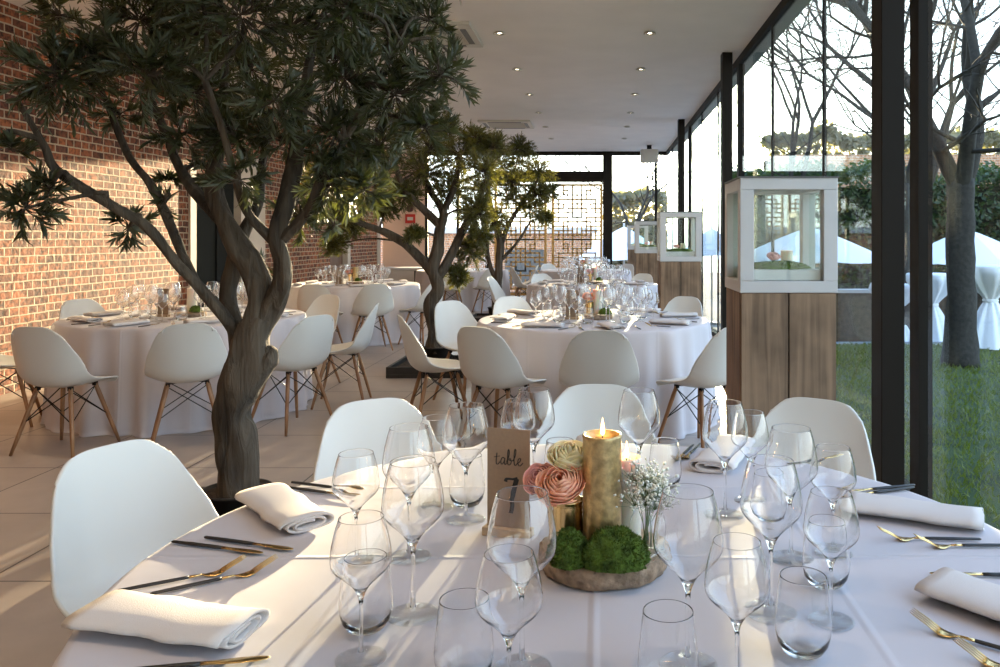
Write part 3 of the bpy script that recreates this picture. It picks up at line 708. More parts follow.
along(FK, (1078, 692), (988, 664), ZC, 'gold fork mostly out of the frame at the lower right', gC)
along(FK, (693, 446), (674, 464), ZC, 'dark fork left of the napkin behind the flower jar', gC)
along(FK, (700, 445), (681, 463), ZC, 'dark fork against the napkin behind the flower jar', gC)
along(KN, (812, 462), (826, 459), ZC, 'small piece of knife behind the right small wine glass', gC)

side = ['near', 'near right', 'right', 'far right', 'far', 'far left', 'left', 'near left']
for k in (2, 3, 4, 5, 6, 7):
    T = TC[k]; rr = random.Random(k*7)
    base = math.atan2(-T.y, -T.x)          # towards the camera
    for i in range(8):
        if k == 7 and i not in (0, 1, 2, 7): continue
        a = base + i*PI/4 + .2 + rr.uniform(-.05, .05)
        u = Vector((math.cos(a), math.sin(a), 0)); v = Vector((-u.y, u.x, 0)); z = Vector((0, 0, ZT))
        place = 'at the %s seat of the %s' % (side[i], TN[k])
        F_big.place(T+u*.40+v*.03+z, 0, 'large wine glass '+place, 'glasses on the other tables')
        F_big.place(T+u*.27+v*.08+z, 0, 'inner large wine glass '+place, 'glasses on the other tables')
        F_small.place(T+u*.47+v*.13+z, 0, 'small wine glass '+place, 'glasses on the other tables')
        F_tum.place(T+u*.36+v*-.10+z, 0, 'water tumbler '+place, 'glasses on the other tables')
        if k in (2, 3, 4, 5):
            NP.place(T+u*.70+v*rr.uniform(-.03, .03)+z, a-PI/2+rr.uniform(-.35, .35)+(PI/2 if rr.random() < .5 else 0), 'folded white napkin '+place, gN)
        if k in (2, 3):
            KN.place(T+u*.70+v*.20+Vector((0, 0, ZC)), a+PI/2, 'dark knife '+place, gC)
            FK.place(T+u*.70-v*.20+Vector((0, 0, ZC)), a+PI/2, 'dark fork '+place, gC)

# ------------------------------------------------------------------ centrepieces
def flame(parent, c, s=1):
    MB().lathe([(.0003, 0), (.0035*s, .004*s), (.0042*s, .009*s), (.0028*s, .019*s), (.0010*s, .028*s), (.0002, .033*s)], 12, c).build('flame', M_flame, parent)
def candle(loc, r, h, m, label, ragged=0, lit=True):
    t = thing('pillar_candle', label, 'candle', loc)
    rf = lambda a, z: 1+ragged*noise.noise(Vector((math.cos(a)*2, math.sin(a)*2, z*14)))
    MB().lathe([(.0003, 0), (r*.97, 0), (r, .004), (r, h*.3), (r*1.01, h*.6), (r, h-.01), (r*1.03, h-.004), (r*1.0, h), (r*.88, h-.001), (r*.8, h-.010), (r*.55, h-.016), (.0003, h-.017)], 40, (0, 0, 0), rf=rf).build('wax_body', m, t)
    wk = MB().tube([(0, 0, h-.018), (.0005, 0, h-.008), (.001, 0, h-.001)], .0012, 6).build('wick', M_black, t)
    if lit:
        flame(wk, (.001, 0, h-.004), 1.05)
        l = bpy.data.lights.new('flame', 'POINT'); l.energy = .10; l.color = (1, .5, .15); l.shadow_soft_size = .006
        lo = bpy.data.objects.new('candle_light', l); COL.objects.link(lo); lo.location = Vector(loc)+Vector((.001, 0, h+.022))
    return t
def moss(loc, rx, ry, rz_, label, seed, n=2600, name='moss_clump'):
    r = random.Random(seed); b = MB(); nu, nv = 36, 16; P = []
    def surf(a, t):
        d = Vector((math.cos(a)*math.cos(t), math.sin(a)*math.cos(t), math.sin(t)))
        k = 1+.16*noise.noise(d*2.2+Vector((seed, 0, 0)))+.07*noise.noise(d*6+Vector((0, seed, 0)))
        return Vector((d.x*rx*k, d.y*ry*k, max(0, d.z*rz_*k)))
    for i in range(nv):
        for j in range(nu): P.append(surf(2*PI*j/nu, PI/2*i/(nv-1)))
    b.add(P, [(i*nu+j, i*nu+(j+1) % nu, (i+1)*nu+(j+1) % nu, (i+1)*nu+j) for i in range(nv-1) for j in range(nu)])
    for _ in range(n):
        a = r.uniform(0, 2*PI); t = math.asin(r.uniform(.02, 1)); p = surf(a, t); d = Vector((p.x/rx**2, p.y/ry**2, p.z/rz_**2+.001)).normalized()
        d = (d+Vector((r.gauss(0, .35), r.gauss(0, .35), r.gauss(0, .35)))).normalized(); s = d.orthogonal().normalized(); s = Matrix.Rotation(r.uniform(0, 6.28), 3, d) @ s
        l = r.uniform(.0035, .0075); q = .0014
        b.add([p-s*q, p+s*q, p+d*l], [(0, 1, 2)])
    o = b.build(name, M_moss); o.location = loc; return tag(o, label, 'moss')
def rose_mb(r, seed, open_=1.0, layers=5):
    rd = random.Random(seed); b = MB()
    for L in range(layers):
        n = 3+L//2; f = (L+1)/layers; R_ = r*(.16+.84*f); hgt = r*(1.18-.42*f); kk_ = .80-.28*f
        for k in range(n):
            a0 = 2*PI*(k/n)+L*1.1+rd.uniform(-.3, .3); wd = PI/n*1.45*rd.uniform(.85, 1.1); nu, nv = 9, 9; P = []; hj = rd.uniform(.9, 1.08)
            for i in range(nu):
                t = i/(nu-1)
                for j in range(nv):
                    u = -1+2*j/(nv-1); a = a0+u*wd*(.35+.65*math.sin(PI*min(t*.7+.08, 1)))
                    rad_ = R_*(.18+.82*math.sin(PI*min(1, .06+t*kk_)))*(1+.07*u*abs(u)) + r*.10*f*max(0, t-.75)/.25*(1-u*u)
                    z = -r*.45+hgt*hj*t*(1-.22*abs(u)**2.5*t) - r*.12*f*max(0, t-.8)/.2
                    P.append((rad_*math.cos(a), rad_*math.sin(a), z))
            b.grid(P, nu, nv)
    return b
def flower(loc, r, m, label, seed, name='rose', tilt=(0, 0, 0), layers=5, stem_len=.05, cat='flower'):
    t = thing(name, label, cat, loc); t.rotation_euler = tilt
    p = rose_mb(r, seed, 1, layers).build('petals', m, t); so = p.modifiers.new('t', 'SOLIDIFY'); so.thickness = .0008
    MB().tube([(0, 0, -r*.35), (0, 0, -r*.5-stem_len)], .0022, 6).build('flower_stem', M_stemgreen, t)
    MB().lathe([(.0005, -r*.62), (r*.18, -r*.55), (r*.30, -r*.42), (r*.24, -r*.36)], 10).build('sepal', M_stemgreen, t)
    return t
SX, SY = .008, 1.56
ZS = ZT+.040
sl_ = thing('wood_slice', 'round bark-edged wood slice under the candle and moss', 'wood slice', (SX, SY, ZT))
rfb = lambda a, z: 1+.035*noise.noise(Vector((math.cos(a)*2, math.sin(a)*2, 0)))+.012*math.sin(a*23)
MB().lathe([(.0003, 0), (.116, 0), (.122, .004), (.125, .020), (.123, .034), (.119, .038)], 72, rf=rfb).build('bark', M_barkslice, sl_)
MB().lathe([(.119, .0378), (.08, .0388), (.0003, .039)], 72, rf=rfb).build('cut_face', M_slicetop, sl_)
candle((0.004, 1.535, ZS), .0372, .222, M_goldwax, 'tall gold pillar candle burning at the centre of the front table', ragged=.02)
candle((.052, 1.585, ZS), .029, .165, M_white_wax, 'ivory pillar candle burning behind the gold one')
tin = thing('ribbed_tin', 'small ribbed gold tin holding the peach rose', 'tin', (-.062, 1.55, ZS))
pr = [(.0003, 0), (.029, 0)]
for i in range(9): pr += [(.0300, .006+i*.009), (.0285, .0105+i*.009)]
pr += [(.030, .09), (.031, .092), (.029, .092), (.028, .07), (.0003, .07)]
MB().lathe(pr, 32).build('tin_body', M_gold, tin)
flower((-.074, 1.525, ZS+.127), .046, M_rose, 'open peach rose leaning left of the gold candle', 3, tilt=(.65, -.15, 0), layers=8)
flower((-.058, 1.575, ZS+.165), .046, M_cream, 'cream rose above and behind the peach rose', 5, tilt=(.35, .1, 0), layers=8)
flower((-.118, 1.56, ZS+.128), .032, M_pinkpetal, 'pale pink carnation at the left of the peach rose', 8, 'carnation', tilt=(.7, -.5, 0), layers=7)
moss((-.056, 1.475, ZS), .036, .036, .055, 'green moss clump under the rose tin, left one on the slice', 2)
moss((.026, 1.468, ZS), .062, .044, .062, 'large green moss mound in front of the gold candle', 4, 3600)
moss((-.012, 1.615, ZS), .03, .022, .03, 'small moss tuft behind the gold candle', 9, 900)
def jar(loc, label, flabel, s=1, n=150):
    t = thing('glass_jar', label, 'jar', loc)
    MB().lathe([(.020*s, .002), (.030*s, .006), (.033*s, .03), (.033*s, .055), (.030*s, .068), (.025*s, .075), (.026*s, .088), (.027*s, .09), (.0245*s, .09)], 28).build('jar_body', M_crystal, t)
    MB().lathe([(.0003, .0005), (.024*s, .0005), (.028*s, .004), (.02*s, .008), (.0003, .009)], 24).build('jar_base', M_foot, t)
    f = thing('baby_breath', flabel, 'flowers', Vector(loc)+Vector((0, 0, .012)))
    r = random.Random(n); st = MB(); bl = MB()
    for i in range(16):
        a = r.uniform(0, 6.28); q = r.uniform(.01, .05)*s; top = Vector((q*math.cos(a), q*math.sin(a), r.uniform(.095, .14)*s))
        st.tube([(r.gauss(0, .005), r.gauss(0, .005), .0), (top.x*.3, top.y*.3, .05), top*.97], [.0011, .0009, .0005], 4)
        for j in range(max(4, n//16)):
            c = top+Vector((r.gauss(0, .015), r.gauss(0, .015), r.gauss(0, .013)))*s; st.tube([top-Vector((0, 0, .02)), c], .0003, 3)
            k = r.uniform(.0026, .0048)
            d = Vector((r.gauss(0, 1), r.gauss(0, 1), r.gauss(0, 1))).normalized(); o_ = d.orthogonal().normalized(); p_ = d.cross(o_)
            bl.add([c+d*k*.6, c+o_*k, c+p_*k, c-o_*k, c-p_*k, c-d*k*.6], [(0, 1, 2), (0, 2, 3), (0, 3, 4), (0, 4, 1), (5, 2, 1), (5, 3, 2), (5, 4, 3), (5, 1, 4)])
    st.build('stalks', M_stemgreen, f); o = bl.build('blossoms', M_tinyflower, f); o['kind'] = 'stuff'
jar((.088, 1.515, ZS), 'clear glass jar on the right of the wood slice', 'spray of tiny white flowers in the clear jar', 1, 520)
# number card in wooden foot
cp = on_plane(509, 536, ZT)
CX = -.196; CY = 1.715; rzc = math.radians(-16)
def stroke(b, pts, wd, k=5, y=0):
    P, _ = smooth_path([(x, y, z) for x, z in pts], [0]*len(pts), k); vs = []
    n = len(P)
    for i, p in enumerate(P):
        t = (P[min(i+1, n-1)]-P[max(i-1, 0)]).normalized(); nn = Vector((-t.z, 0, t.x)); a = wd*(.55+.45*abs(t.z))
        for q in (-1, 1):
            for yy in (0, -.0004): vs.append(p+nn*a*q+Vector((0, yy, 0)))
    fs = []
    for i in range(n-1):
        a, c = i*4, i*4+4; fs += [(a, c, c+2, a+2), (a+1, a+3, c+3, c+1), (a, a+1, c+1, c), (a+2, c+2, c+3, a+3)]
    b.add(vs, fs)
def number_card(loc, rz, label, flabel, ink=True):
    ft = thing('card_holder', flabel, 'card holder', loc, rz)
    MB().box(-.055, .055, -.016, -.0012, 0, .018).box(-.055, .055, .0012, .016, 0, .018).box(-.055, .055, -.0012, .0012, 0, .006).build('wooden_block', M_slicetop, ft, False, .001)
    t = thing('number_card', label, 'card', (loc[0], loc[1], loc[2]+.0065), rz)
    cd_ = MB().box(-.049, .049, -.0007, .0007, 0, .222).build('kraft_sheet', M_kraft, t, False)
    if not ink: return
    b = MB(); y = -.0009; s = .0115; z0 = .165; wd = .0009
    # handwritten word "table"
    x = -.031/1.15
    stroke(b, [(x+.004, z0+.017), (x+.0025, z0+.006), (x+.003, z0+.0005), (x+.006, z0), (x+.010, z0+.004)], wd, y=y)
    stroke(b, [(x-.002, z0+.0105), (x+.005, z0+.0118), (x+.010, z0+.0125)], wd*.8, y=y)
    x += .0115
    stroke(b, [(x+.008, z0+.009), (x+.004, z0+.0108), (x+.0005, z0+.006), (x+.001, z0+.0008), (x+.004, z0+.001), (x+.0075, z0+.006), (x+.0085, z0+.010), (x+.0075, z0+.003), (x+.0090, z0), (x+.012, z0+.003)], wd, y=y)
    x += .0125
    stroke(b, [(x-.001, z0+.004), (x+.004, z0+.014), (x+.0045, z0+.022), (x+.0025, z0+.0225), (x+.0015, z0+.013), (x+.0015, z0+.002), (x+.005, z0), (x+.0085, z0+.004), (x+.007, z0+.0095), (x+.0035, z0+.008), (x+.0085, z0+.0065), (x+.012, z0+.007)], wd, y=y)
    x += .0125
    stroke(b, [(x-.001, z0+.006), (x+.004, z0+.014), (x+.0055, z0+.0225), (x+.0035, z0+.024), (x+.0018, z0+.014), (x+.0022, z0+.002), (x+.005, z0), (x+.008, z0+.003)], wd, y=y)
    x += .0085
    stroke(b, [(x-.001, z0+.003), (x+.004, z0+.0055), (x+.0065, z0+.0095), (x+.004, z0+.0112), (x+.001, z0+.007), (x+.002, z0+.001), (x+.006, z0), (x+.011, z0+.0045)], wd, y=y)
    b.v = [(vx*1.15, vy, .145+(vz-z0)*1.4) for vx, vy, vz in b.v]; b.build('lettering', M_ink, cd_, False)
    c = MB(); xs = .012
    # slanted numeral 7
    stroke(c, [(-.006, .1225), (-.004, .1275), (.002, .1285), (.010, .1285), (.019, .1310)], .0036, y=y)
    stroke(c, [(.0175, .130), (.011, .107), (.006, .085), (.003, .062)], .0050, y=y)
    c.v = [(vx*1.1, vy, .042+(vz-.062)*1.1) for vx, vy, vz in c.v]; c.build('numeral', M_ink, cd_, False)
number_card((CX, CY, ZT), rzc, 'brown kraft card reading table 7 on the front table', 'small wooden foot holding the table 7 card')

# simple centrepieces on the other tables
def centre(k, ox, items):
    T = TC[k]
    s = thing('wood_slice', 'round wood slice in the middle of the '+TN[k], 'wood slice', (T.x+ox, T.y, ZT))
    MB().lathe([(.0003, 0), (.118, 0), (.12, .02), (.115, .032)], 40, rf=rfb).build('bark', M_barkslice, s)
    MB().lathe([(.115, .0318), (.0003, .033)], 40, rf=rfb).build('cut_face', M_slicetop, s)
    c = Vector((T.x+ox, T.y, ZS))
    candle(c+Vector((.0, .02, 0)), .037, .19, M_white_wax if k != 4 else M_goldwax, 'pillar candle in the middle of the '+TN[k], lit=(k in (2, 5)))
    moss(c+Vector((.06, -.04, 0)), .05, .04, .05, 'moss mound in the middle of the '+TN[k], k*3+1, 600)
    if items:
        tn = dup(tin, c+Vector((-.065, .01, 0)), 0, 'small ribbed tin in the middle of the '+TN[k])
        flower(c+Vector((-.07, -.01, .13)), .05, M_rose if k != 5 else M_pinkpetal, 'rose bloom in the middle of the '+TN[k], k, tilt=(.6, 0, 0), layers=4)
    number_card((T.x+ox-.2, T.y-.05, ZT), -.2, 'brown kraft number card on the '+TN[k], 'wooden foot of the card on the '+TN[k], False)
for k in (2, 3, 4, 5, 6): centre(k, .03, k != 3)

# ------------------------------------------------------------------ lantern on plank plinth
def lantern(y0, xc, ws, label, plabel, n):
    w = .45*ws; x0 = xc-w/2; x1 = xc+w/2; zb = 1.133 if n < 3 else 1.13; zt = 1.677
    p = thing('plank_plinth', plabel, 'plinth', (xc, y0+w/2, 0)); h = w/2
    # a dark core box and nailed vertical planks on each side
    MB().box(-h+.028, h-.028, -h+.028, h-.028, 0, zb-.004).build('core', M_frame, p, False)
    g = .003
    for a, c in ((-h, .0), (.0, h)):
        MB().box(a+g, c-g, -h, -h+.025, .01, zb-.002).build('plank', M_plank, p, False, .002); MB().box(a+g, c-g, h-.025, h, .01, zb-.002).build('plank', M_plank, p, False, .002)
    for sx_ in (-1, 1):
        for a, c in ((-h+.026, 0), (0, h-.026)):
            xx = sorted((sx_*h, sx_*(h-.025))); MB().box(xx[0], xx[1], a+g, c-g, .01, zb-.002).build('plank', M_plank, p, False, .002)
    t = thing('garden_lantern', label, 'lantern', (xc, y0+w/2, zb)); H_ = zt-zb; h = w/2+.004; q = .066*ws; 
    f = MB()
    for sx_ in (-1, 1):
        for sy in (-1, 1):
            xs = sorted((sx_*h, sx_*(h-q))); ys = sorted((sy*h, sy*(h-q))); f.box(xs[0], xs[1], ys[0], ys[1], .055, H_-.06)
    f.box(-h, h, -h, h, 0, .055)
    f.box(-h, h, -h, -h+q, H_-.06, H_-.006).box(-h, h, h-q, h, H_-.06, H_-.006).box(-h, -h+q, -h+q, h-q, H_-.06, H_-.006).box(h-q, h, -h+q, h-q, H_-.06, H_-.006)
    lfr = f.build('frame', M_whitepaint, t, False, .003)
    MB().box(-h-.004, h+.004, -h-.004, h+.004, H_-.006, H_+.002).build('roof_pane', M_grille, t, False)
    i = h-q*.5
    MB().box(-i, i, -i-.002, -i+.002, .056, H_-.06).build('glass_pane', M_lglass, lfr, False); MB().box(-i, i, i-.002, i+.002, .056, H_-.06).build('glass_pane', M_lglass, lfr, False)
    MB().box(-i-.002, -i+.002, -i+.003, i-.003, .056, H_-.06).build('glass_pane', M_lglass, lfr, False); MB().box(i-.002, i+.002, -i+.003, i-.003, .056, H_-.06).build('glass_pane', M_lglass, lfr, False)
    where = ('largest lantern', 'second lantern', 'third lantern', 'farthest lantern')[n]
    s = i-.02
    box_ = MB().box(-s, s, -s, s, .0, .05); o = box_.build('planter_box', M_whitepaint, None, False, .003); o.location = (xc, y0+w/2, zb+.056); tag(o, 'white planting box inside the '+where, 'planter')
    moss((xc, y0+w/2, zb+.107), s*.9, s*.85, .035, 'low moss bed inside the '+where, 20+n, 1500 if n == 0 else 300)
    if n < 3:
        flower((xc-.035, y0+w/2-.06, zb+.165), .033, M_pinkpetal, 'pink rose inside the '+where, 30+n, tilt=(.5, 0, 0), layers=4, stem_len=.02)
        candle((xc+.055, y0+w/2+.05, zb+.135), .03, .06, M_white_wax, 'short ivory candle inside the '+where, lit=False)
lantern(3.75, .885, 1, 'large white glass lantern on the nearest wooden plinth', 'weathered plank plinth under the largest lantern, in front', 0)
lantern(8.75, .885, 1, 'white glass lantern on the second plinth, behind the middle table', 'weathered plank plinth under the second lantern', 1)
lantern(13.55, .83, 1, 'white glass lantern on the third plinth, half hidden by the second', 'plank plinth under the third lantern', 2)
lantern(18.1, .86, 1, 'smallest white lantern, farthest one by the end glass wall', 'plank plinth under the farthest lantern', 3)

# ------------------------------------------------------------------ olive trees
def leaf_cloud(b, br, c, r, anchor, rd, ntw, nlf, L, squash=.85):
    for _ in range(ntw):
        d = Vector((rd.gauss(0, 1), rd.gauss(0, 1), rd.gauss(.15, 1))).normalized()
        p0 = c + Vector((d.x, d.y, d.z*squash))*r*rd.uniform(.05, .55)
        dd = (d+Vector((rd.gauss(0, .4), rd.gauss(0, .4), rd.gauss(.1, .4)))).normalized()
        tl = r*rd.uniform(.55, 1.05); mid = p0+dd*tl*.5+Vector((0, 0, .02*tl)); end = p0+dd*tl+Vector((0, 0, -.12*tl))
        br.tube([c.lerp(p0, .3), p0, mid, end], [.0035, .003, .002, .001], 4, False)
        for i in range(nlf):
            t = .15+.85*(i+rd.random()*.6)/nlf; q = p0.lerp(mid, t*2) if t < .5 else mid.lerp(end, t*2-1)
            tw = (end-p0).normalized(); s = tw.orthogonal().normalized(); s = Matrix.Rotation(rd.uniform(0, 6.28), 3, tw) @ s
            ld = (tw*rd.uniform(.9, 1.9)+s*.9+Vector((0, 0, .12))).normalized(); n_ = ld.cross(tw).cross(ld); n_ = n_.normalized() if n_.length > 1e-4 else ld.orthogonal().normalized(); wv = ld.cross(n_)
            l = L*rd.uniform(.55, 1.25); w_ = l*.09; cu = n_*(-l*.07)
            a0, a1, a2 = q, q+ld*l*.45+cu*.2, q+ld*l+cu*1.6
            b.add([a0, q+ld*l*.28+wv*w_*.85+n_*w_*.3, q+ld*l*.62+wv*w_*.8+n_*w_*.3+cu*.6, a2, q+ld*l*.62-wv*w_*.8+n_*w_*.3+cu*.6, q+ld*l*.28-wv*w_*.85+n_*w_*.3, a1],
                  [(0, 1, 6), (1, 2, 6), (2, 3, 6), (3, 4, 6), (4, 5, 6), (5, 0, 6)])
def olive(Y, X, label, limbs, blobs, sc, L, ntw, nlf, seed, mleaf, dens=1, wob=.34):
    rd = random.Random(seed); t = thing('potted_olive_tree', label, 'tree', (X, Y, .11)); inv = Vector((X, Y, .11))
    tr = MB(); ends = []
    for limb in limbs:
        pts = []; rad = []
        for q in limb:
            px, py, r = q[:3]; dy = q[3] if len(q) > 3 else 0
            p = W(px, py, Y); p.y += dy
            k = (Y+dy)/Y; p = Vector((p.x*k, p.y, HC+(p.z-HC)*k))
            pts.append(p-inv); rad.append(r/sc*(.84 if r < 12 else 1)*(1 if sc > 150 else .85))
        P, R_ = smooth_path(pts, rad, 9); tr.tube(P, R_, 22, True, wob); ends += [(p, r) for p, r in zip(P, R_) if r < .055*(1 if sc > 90 else .7)]
    trk = tr.build('trunk', M_bark, t)
    lf = MB(); tw = MB()
    for (px, py, r, *rest) in blobs:
        dy = rest[0] if rest else rd.uniform(-.45, .45)*(1 if sc > 150 else 1.2)
        k = (Y+dy)/Y; p = W(px, py, Y); c = Vector((p.x*k, Y+dy, HC+(p.z-HC)*k))-inv; rr_ = r/sc*.93
        a, ar = min(ends, key=lambda e: (e[0]-c).length+(.3 if e[0].z > c.z+.05 else 0))
        mid = a.lerp(c, .5)+Vector((rd.gauss(0, .04), rd.gauss(0, .04), .05)); PP, RR = smooth_path([a, mid, c], [min(ar, .014), .009, .005], 4); tw.tube(PP, RR, 6, False, .2)
        k2 = (rr_/.2)**1.6 if sc > 150 else 1
        leaf_cloud(lf, tw, c, rr_, a, rd, max(5, int(ntw*k2)), nlf, L)
    o = lf.build('foliage', mleaf, t); o['kind'] = 'stuff'
    tw.build('twigs', M_bark, trk)
    return t
def pot_tray(X, Y, s, label, tlabel, potr, poth):
    q = thing('planter_tray', tlabel, 'tray', (X+.0, Y, 0))
    b = MB().box(-s, s, -s, s, 0, .04).box(-s, s, -s, -s+.03, .04, .11).box(-s, s, s-.03, s, .04, .11).box(-s, -s+.03, -s+.03, s-.03, .04, .11).box(s-.03, s, -s+.03, s-.03, .04, .11)
    b.build('tray_box', M_tray, q, False, .003)
    b = MB(); n = 24
    P = [(-s+.03+(2*s-.06)*i/n, -s+.03+(2*s-.06)*j/n, .07+.012*noise.noise(Vector((i*.9, j*.9, X)))) for i in range(n+1) for j in range(n+1)]
    b.grid(P, n+1, n+1); b.f = [tuple(reversed(f)) for f in b.f]; b.build('soil', M_soil, q)
    z = .082
    p = thing('plant_pot', label, 'pot', (X, Y, z))
    MB().lathe([(.0005, 0), (potr*.82, 0), (potr*.84, .01), (potr*.96, poth*.9), (potr, poth*.9), (potr*1.03, poth), (potr*.97, poth), (potr*.93, poth*.88), (.0005, poth*.86)], 32, rf=lambda a, z: 1+.02*math.sin(3*a+z*20)).build('pot_body', M_tray, p)
    MB().lathe([(potr*.94, poth*.9), (potr*.6, poth*.96), (.0005, poth*.99)], 24, rf=lambda a, z: 1+.03*math.sin(7*a)).build('potting_soil', M_soil, p)
pot_tray(-1.68, 3.7, .42, 'black pot around the foot of the near olive tree', 'low black square tray under the near olive tree', .155, .15)
pot_tray(-1.70, 8.34, .42, 'black pot of the second olive tree', 'low black square soil tray under the second olive tree', .14, .18)
pot_tray(-1.70, 13.2, .42, 'black pot of the smallest olive tree', 'low black square soil tray under the smallest olive tree', .15, .17)
limbs1 = [
 [(242, 512, 24), (241, 495, 22.5), (240, 470, 20.5), (234, 440, 19.5), (231, 415, 19.5), (240, 390, 20), (247, 365, 21), (250, 342, 18), (262, 316, 14)],
 [(248, 384, 14), (260, 366, 13), (268, 356, 12), (274, 348, 5)],
 [(254, 345, 15), (256, 322, 13.5), (261, 298, 13), (251, 268, 12), (238, 247, 12), (225, 220, 10.5), (214, 190, 9.5), (218, 148, 8, .05), (222, 110, 6, .1), (226, 60, 4, .15), (225, 10, 3, .2)],
 [(258, 330, 13), (270, 308, 12), (282, 286, 11, -.05), (283, 262, 10, -.08), (277, 237, 10, -.08), (286, 205, 10, -.05), (294, 166, 9), (300, 120, 7, .05), (308, 70, 5, .1), (318, 20, 3.5, .15)],
 [(244, 362, 13), (237, 332, 11, .06), (228, 298, 10, .1), (233, 268, 9, .1), (240, 240, 8, .1), (258, 205, 6, .2), (262, 165, 5, .3), (272, 110, 4, .35)],
 [(238, 336, 9, .02), (227, 320, 7.5, -.02), (198, 286, 6.5, -.1), (177, 264, 5.8, -.15), (148, 228, 5.5, -.2), (114, 207, 5, -.28), (59, 172, 4.5, -.35), (45, 148, 4, -.38), (34, 128, 3.2, -.4), (17, 100, 2.4, -.42)],
 [(205, 296, 6, -.06), (188, 268, 5.8, -.02), (172, 228, 5.2, .05), (152, 186, 5, .1), (128, 155, 4.6, .12), (107, 103, 3.6, .12), (90, 65, 2.6, .1)],
 [(229, 228, 8), (202, 200, 7, .1), (183, 175, 6, .16), (168, 139, 5, .2), (152, 100, 4, .25), (140, 50, 3, .3)],
 [(278, 245, 7, -.05), (250, 215, 5, -.12), (236, 180, 4.5, -.18), (222, 130, 4, -.22), (205, 80, 3, -.3)],
 [(282, 240, 6, -.08), (308, 212, 5.5, -.12), (322, 180, 5, -.15), (345, 140, 4, -.15), (372, 90, 3, -.1), (400, 40, 2, 0)],
 [(290, 200, 6), (320, 178, 5, .1), (352, 150, 4.2, .2), (385, 125, 3.4, .3), (425, 95, 2.4, .3)]]
blobs1 = [(60, 78, 40, -.4), (88, 66, 28, -.3), (12, 150, 15, -.4), (25, 208, 26, -.4), (50, 190, 16, -.35), (128, 228, 18, -.1), (165, 205, 12, .1), (140, 20, 42), (185, 30, 50), (240, 15, 55), (60, 15, 30, .3), (350, 8, 40), (370, 30, 48), (410, 40, 38), (440, 75, 28), (150, 75, 42), (195, 92, 40), (250, 70, 40), (275, 100, 32), (345, 78, 40), (395, 95, 42), (425, 128, 28), (180, 135, 22), (235, 135, 36), (285, 140, 30), (335, 135, 42), (380, 145, 32), (330, 185, 32), (365, 190, 26), (300, 215, 20), (335, 225, 15), (240, 180, 22), (290, 30, 26), (210, 170, 14), (180, -35, 50), (260, -50, 60), (340, -45, 60), (410, -30, 45), (110, -40, 50), (120, 115, 18), (312, 100, 20), (455, 60, 14), (240, 120, 40, .5), (200, 60, 45, .5), (340, 60, 50, .5), (170, 180, 12), (262, 262, 10, .2), (100, 40, 26), (430, 20, 26)]
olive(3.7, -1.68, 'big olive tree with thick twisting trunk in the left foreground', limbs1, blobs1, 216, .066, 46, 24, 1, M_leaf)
limbs2 = [
 [(437, 352, 13), (435, 330, 11), (430, 306, 9.5), (438, 288, 9), (433, 270, 9), (437, 250, 8), (440, 232, 7), (443, 212, 6), (430, 190, 4, .2), (420, 160, 3, .3)],
 [(432, 272, 8), (424, 262, 7), (404, 243, 6), (384, 232, 5, -.1), (362, 224, 4, -.2), (345, 214, 3, -.3)],
 [(436, 282, 7), (452, 252, 6, .1), (464, 228, 5, .2), (478, 200, 4, .2), (490, 170, 3, .2)],
 [(441, 226, 6), (422, 208, 5, -.1), (405, 190, 4, -.2), (395, 165, 3, -.2)],
 [(443, 212, 5), (455, 185, 4), (460, 155, 3)]]
blobs2 = [(348, 200, 26), (372, 178, 28), (398, 150, 30), (430, 148, 30), (460, 155, 28), (482, 172, 22), (405, 195, 16), (450, 192, 24), (478, 212, 18), (470, 252, 15), (458, 275, 11), (395, 125, 22), (425, 172, 26), (492, 148, 18), (352, 160, 28), (352, 226, 12), (330, 215, 22), (335, 245, 12), (445, 130, 18), (475, 140, 16), (320, 180, 25), (300, 215, 14), (480, 235, 14), (415, 235, 7), (385, 205, 14)]
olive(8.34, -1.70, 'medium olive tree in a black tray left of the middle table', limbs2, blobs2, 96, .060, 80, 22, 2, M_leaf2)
limbs3 = [
 [(497, 312, 7), (498, 285, 6), (499, 262, 5.5), (500, 240, 5), (494, 218, 4), (488, 190, 3), (492, 165, 2)],
 [(500, 248, 4), (510, 222, 3), (524, 200, 2.4), (538, 180, 1.6)],
 [(498, 285, 3.4), (489, 262, 3), (486, 235, 2.6), (478, 205, 2)],
 [(499, 262, 2.5), (516, 244, 2), (530, 222, 1.4)]]
blobs3 = [(500, 168, 22), (520, 163, 20), (540, 172, 16), (549, 192, 12), (480, 190, 20), (510, 198, 22), (530, 208, 17), (545, 218, 10), (495, 222, 15), (470, 215, 13), (520, 148, 13), (490, 150, 16), (512, 182, 20), (538, 195, 14)]
olive(13.2, -1.70, 'small olive tree standing before the left lattice door', limbs3, blobs3, 60.6, .068, 90, 18, 3, M_leaf2)

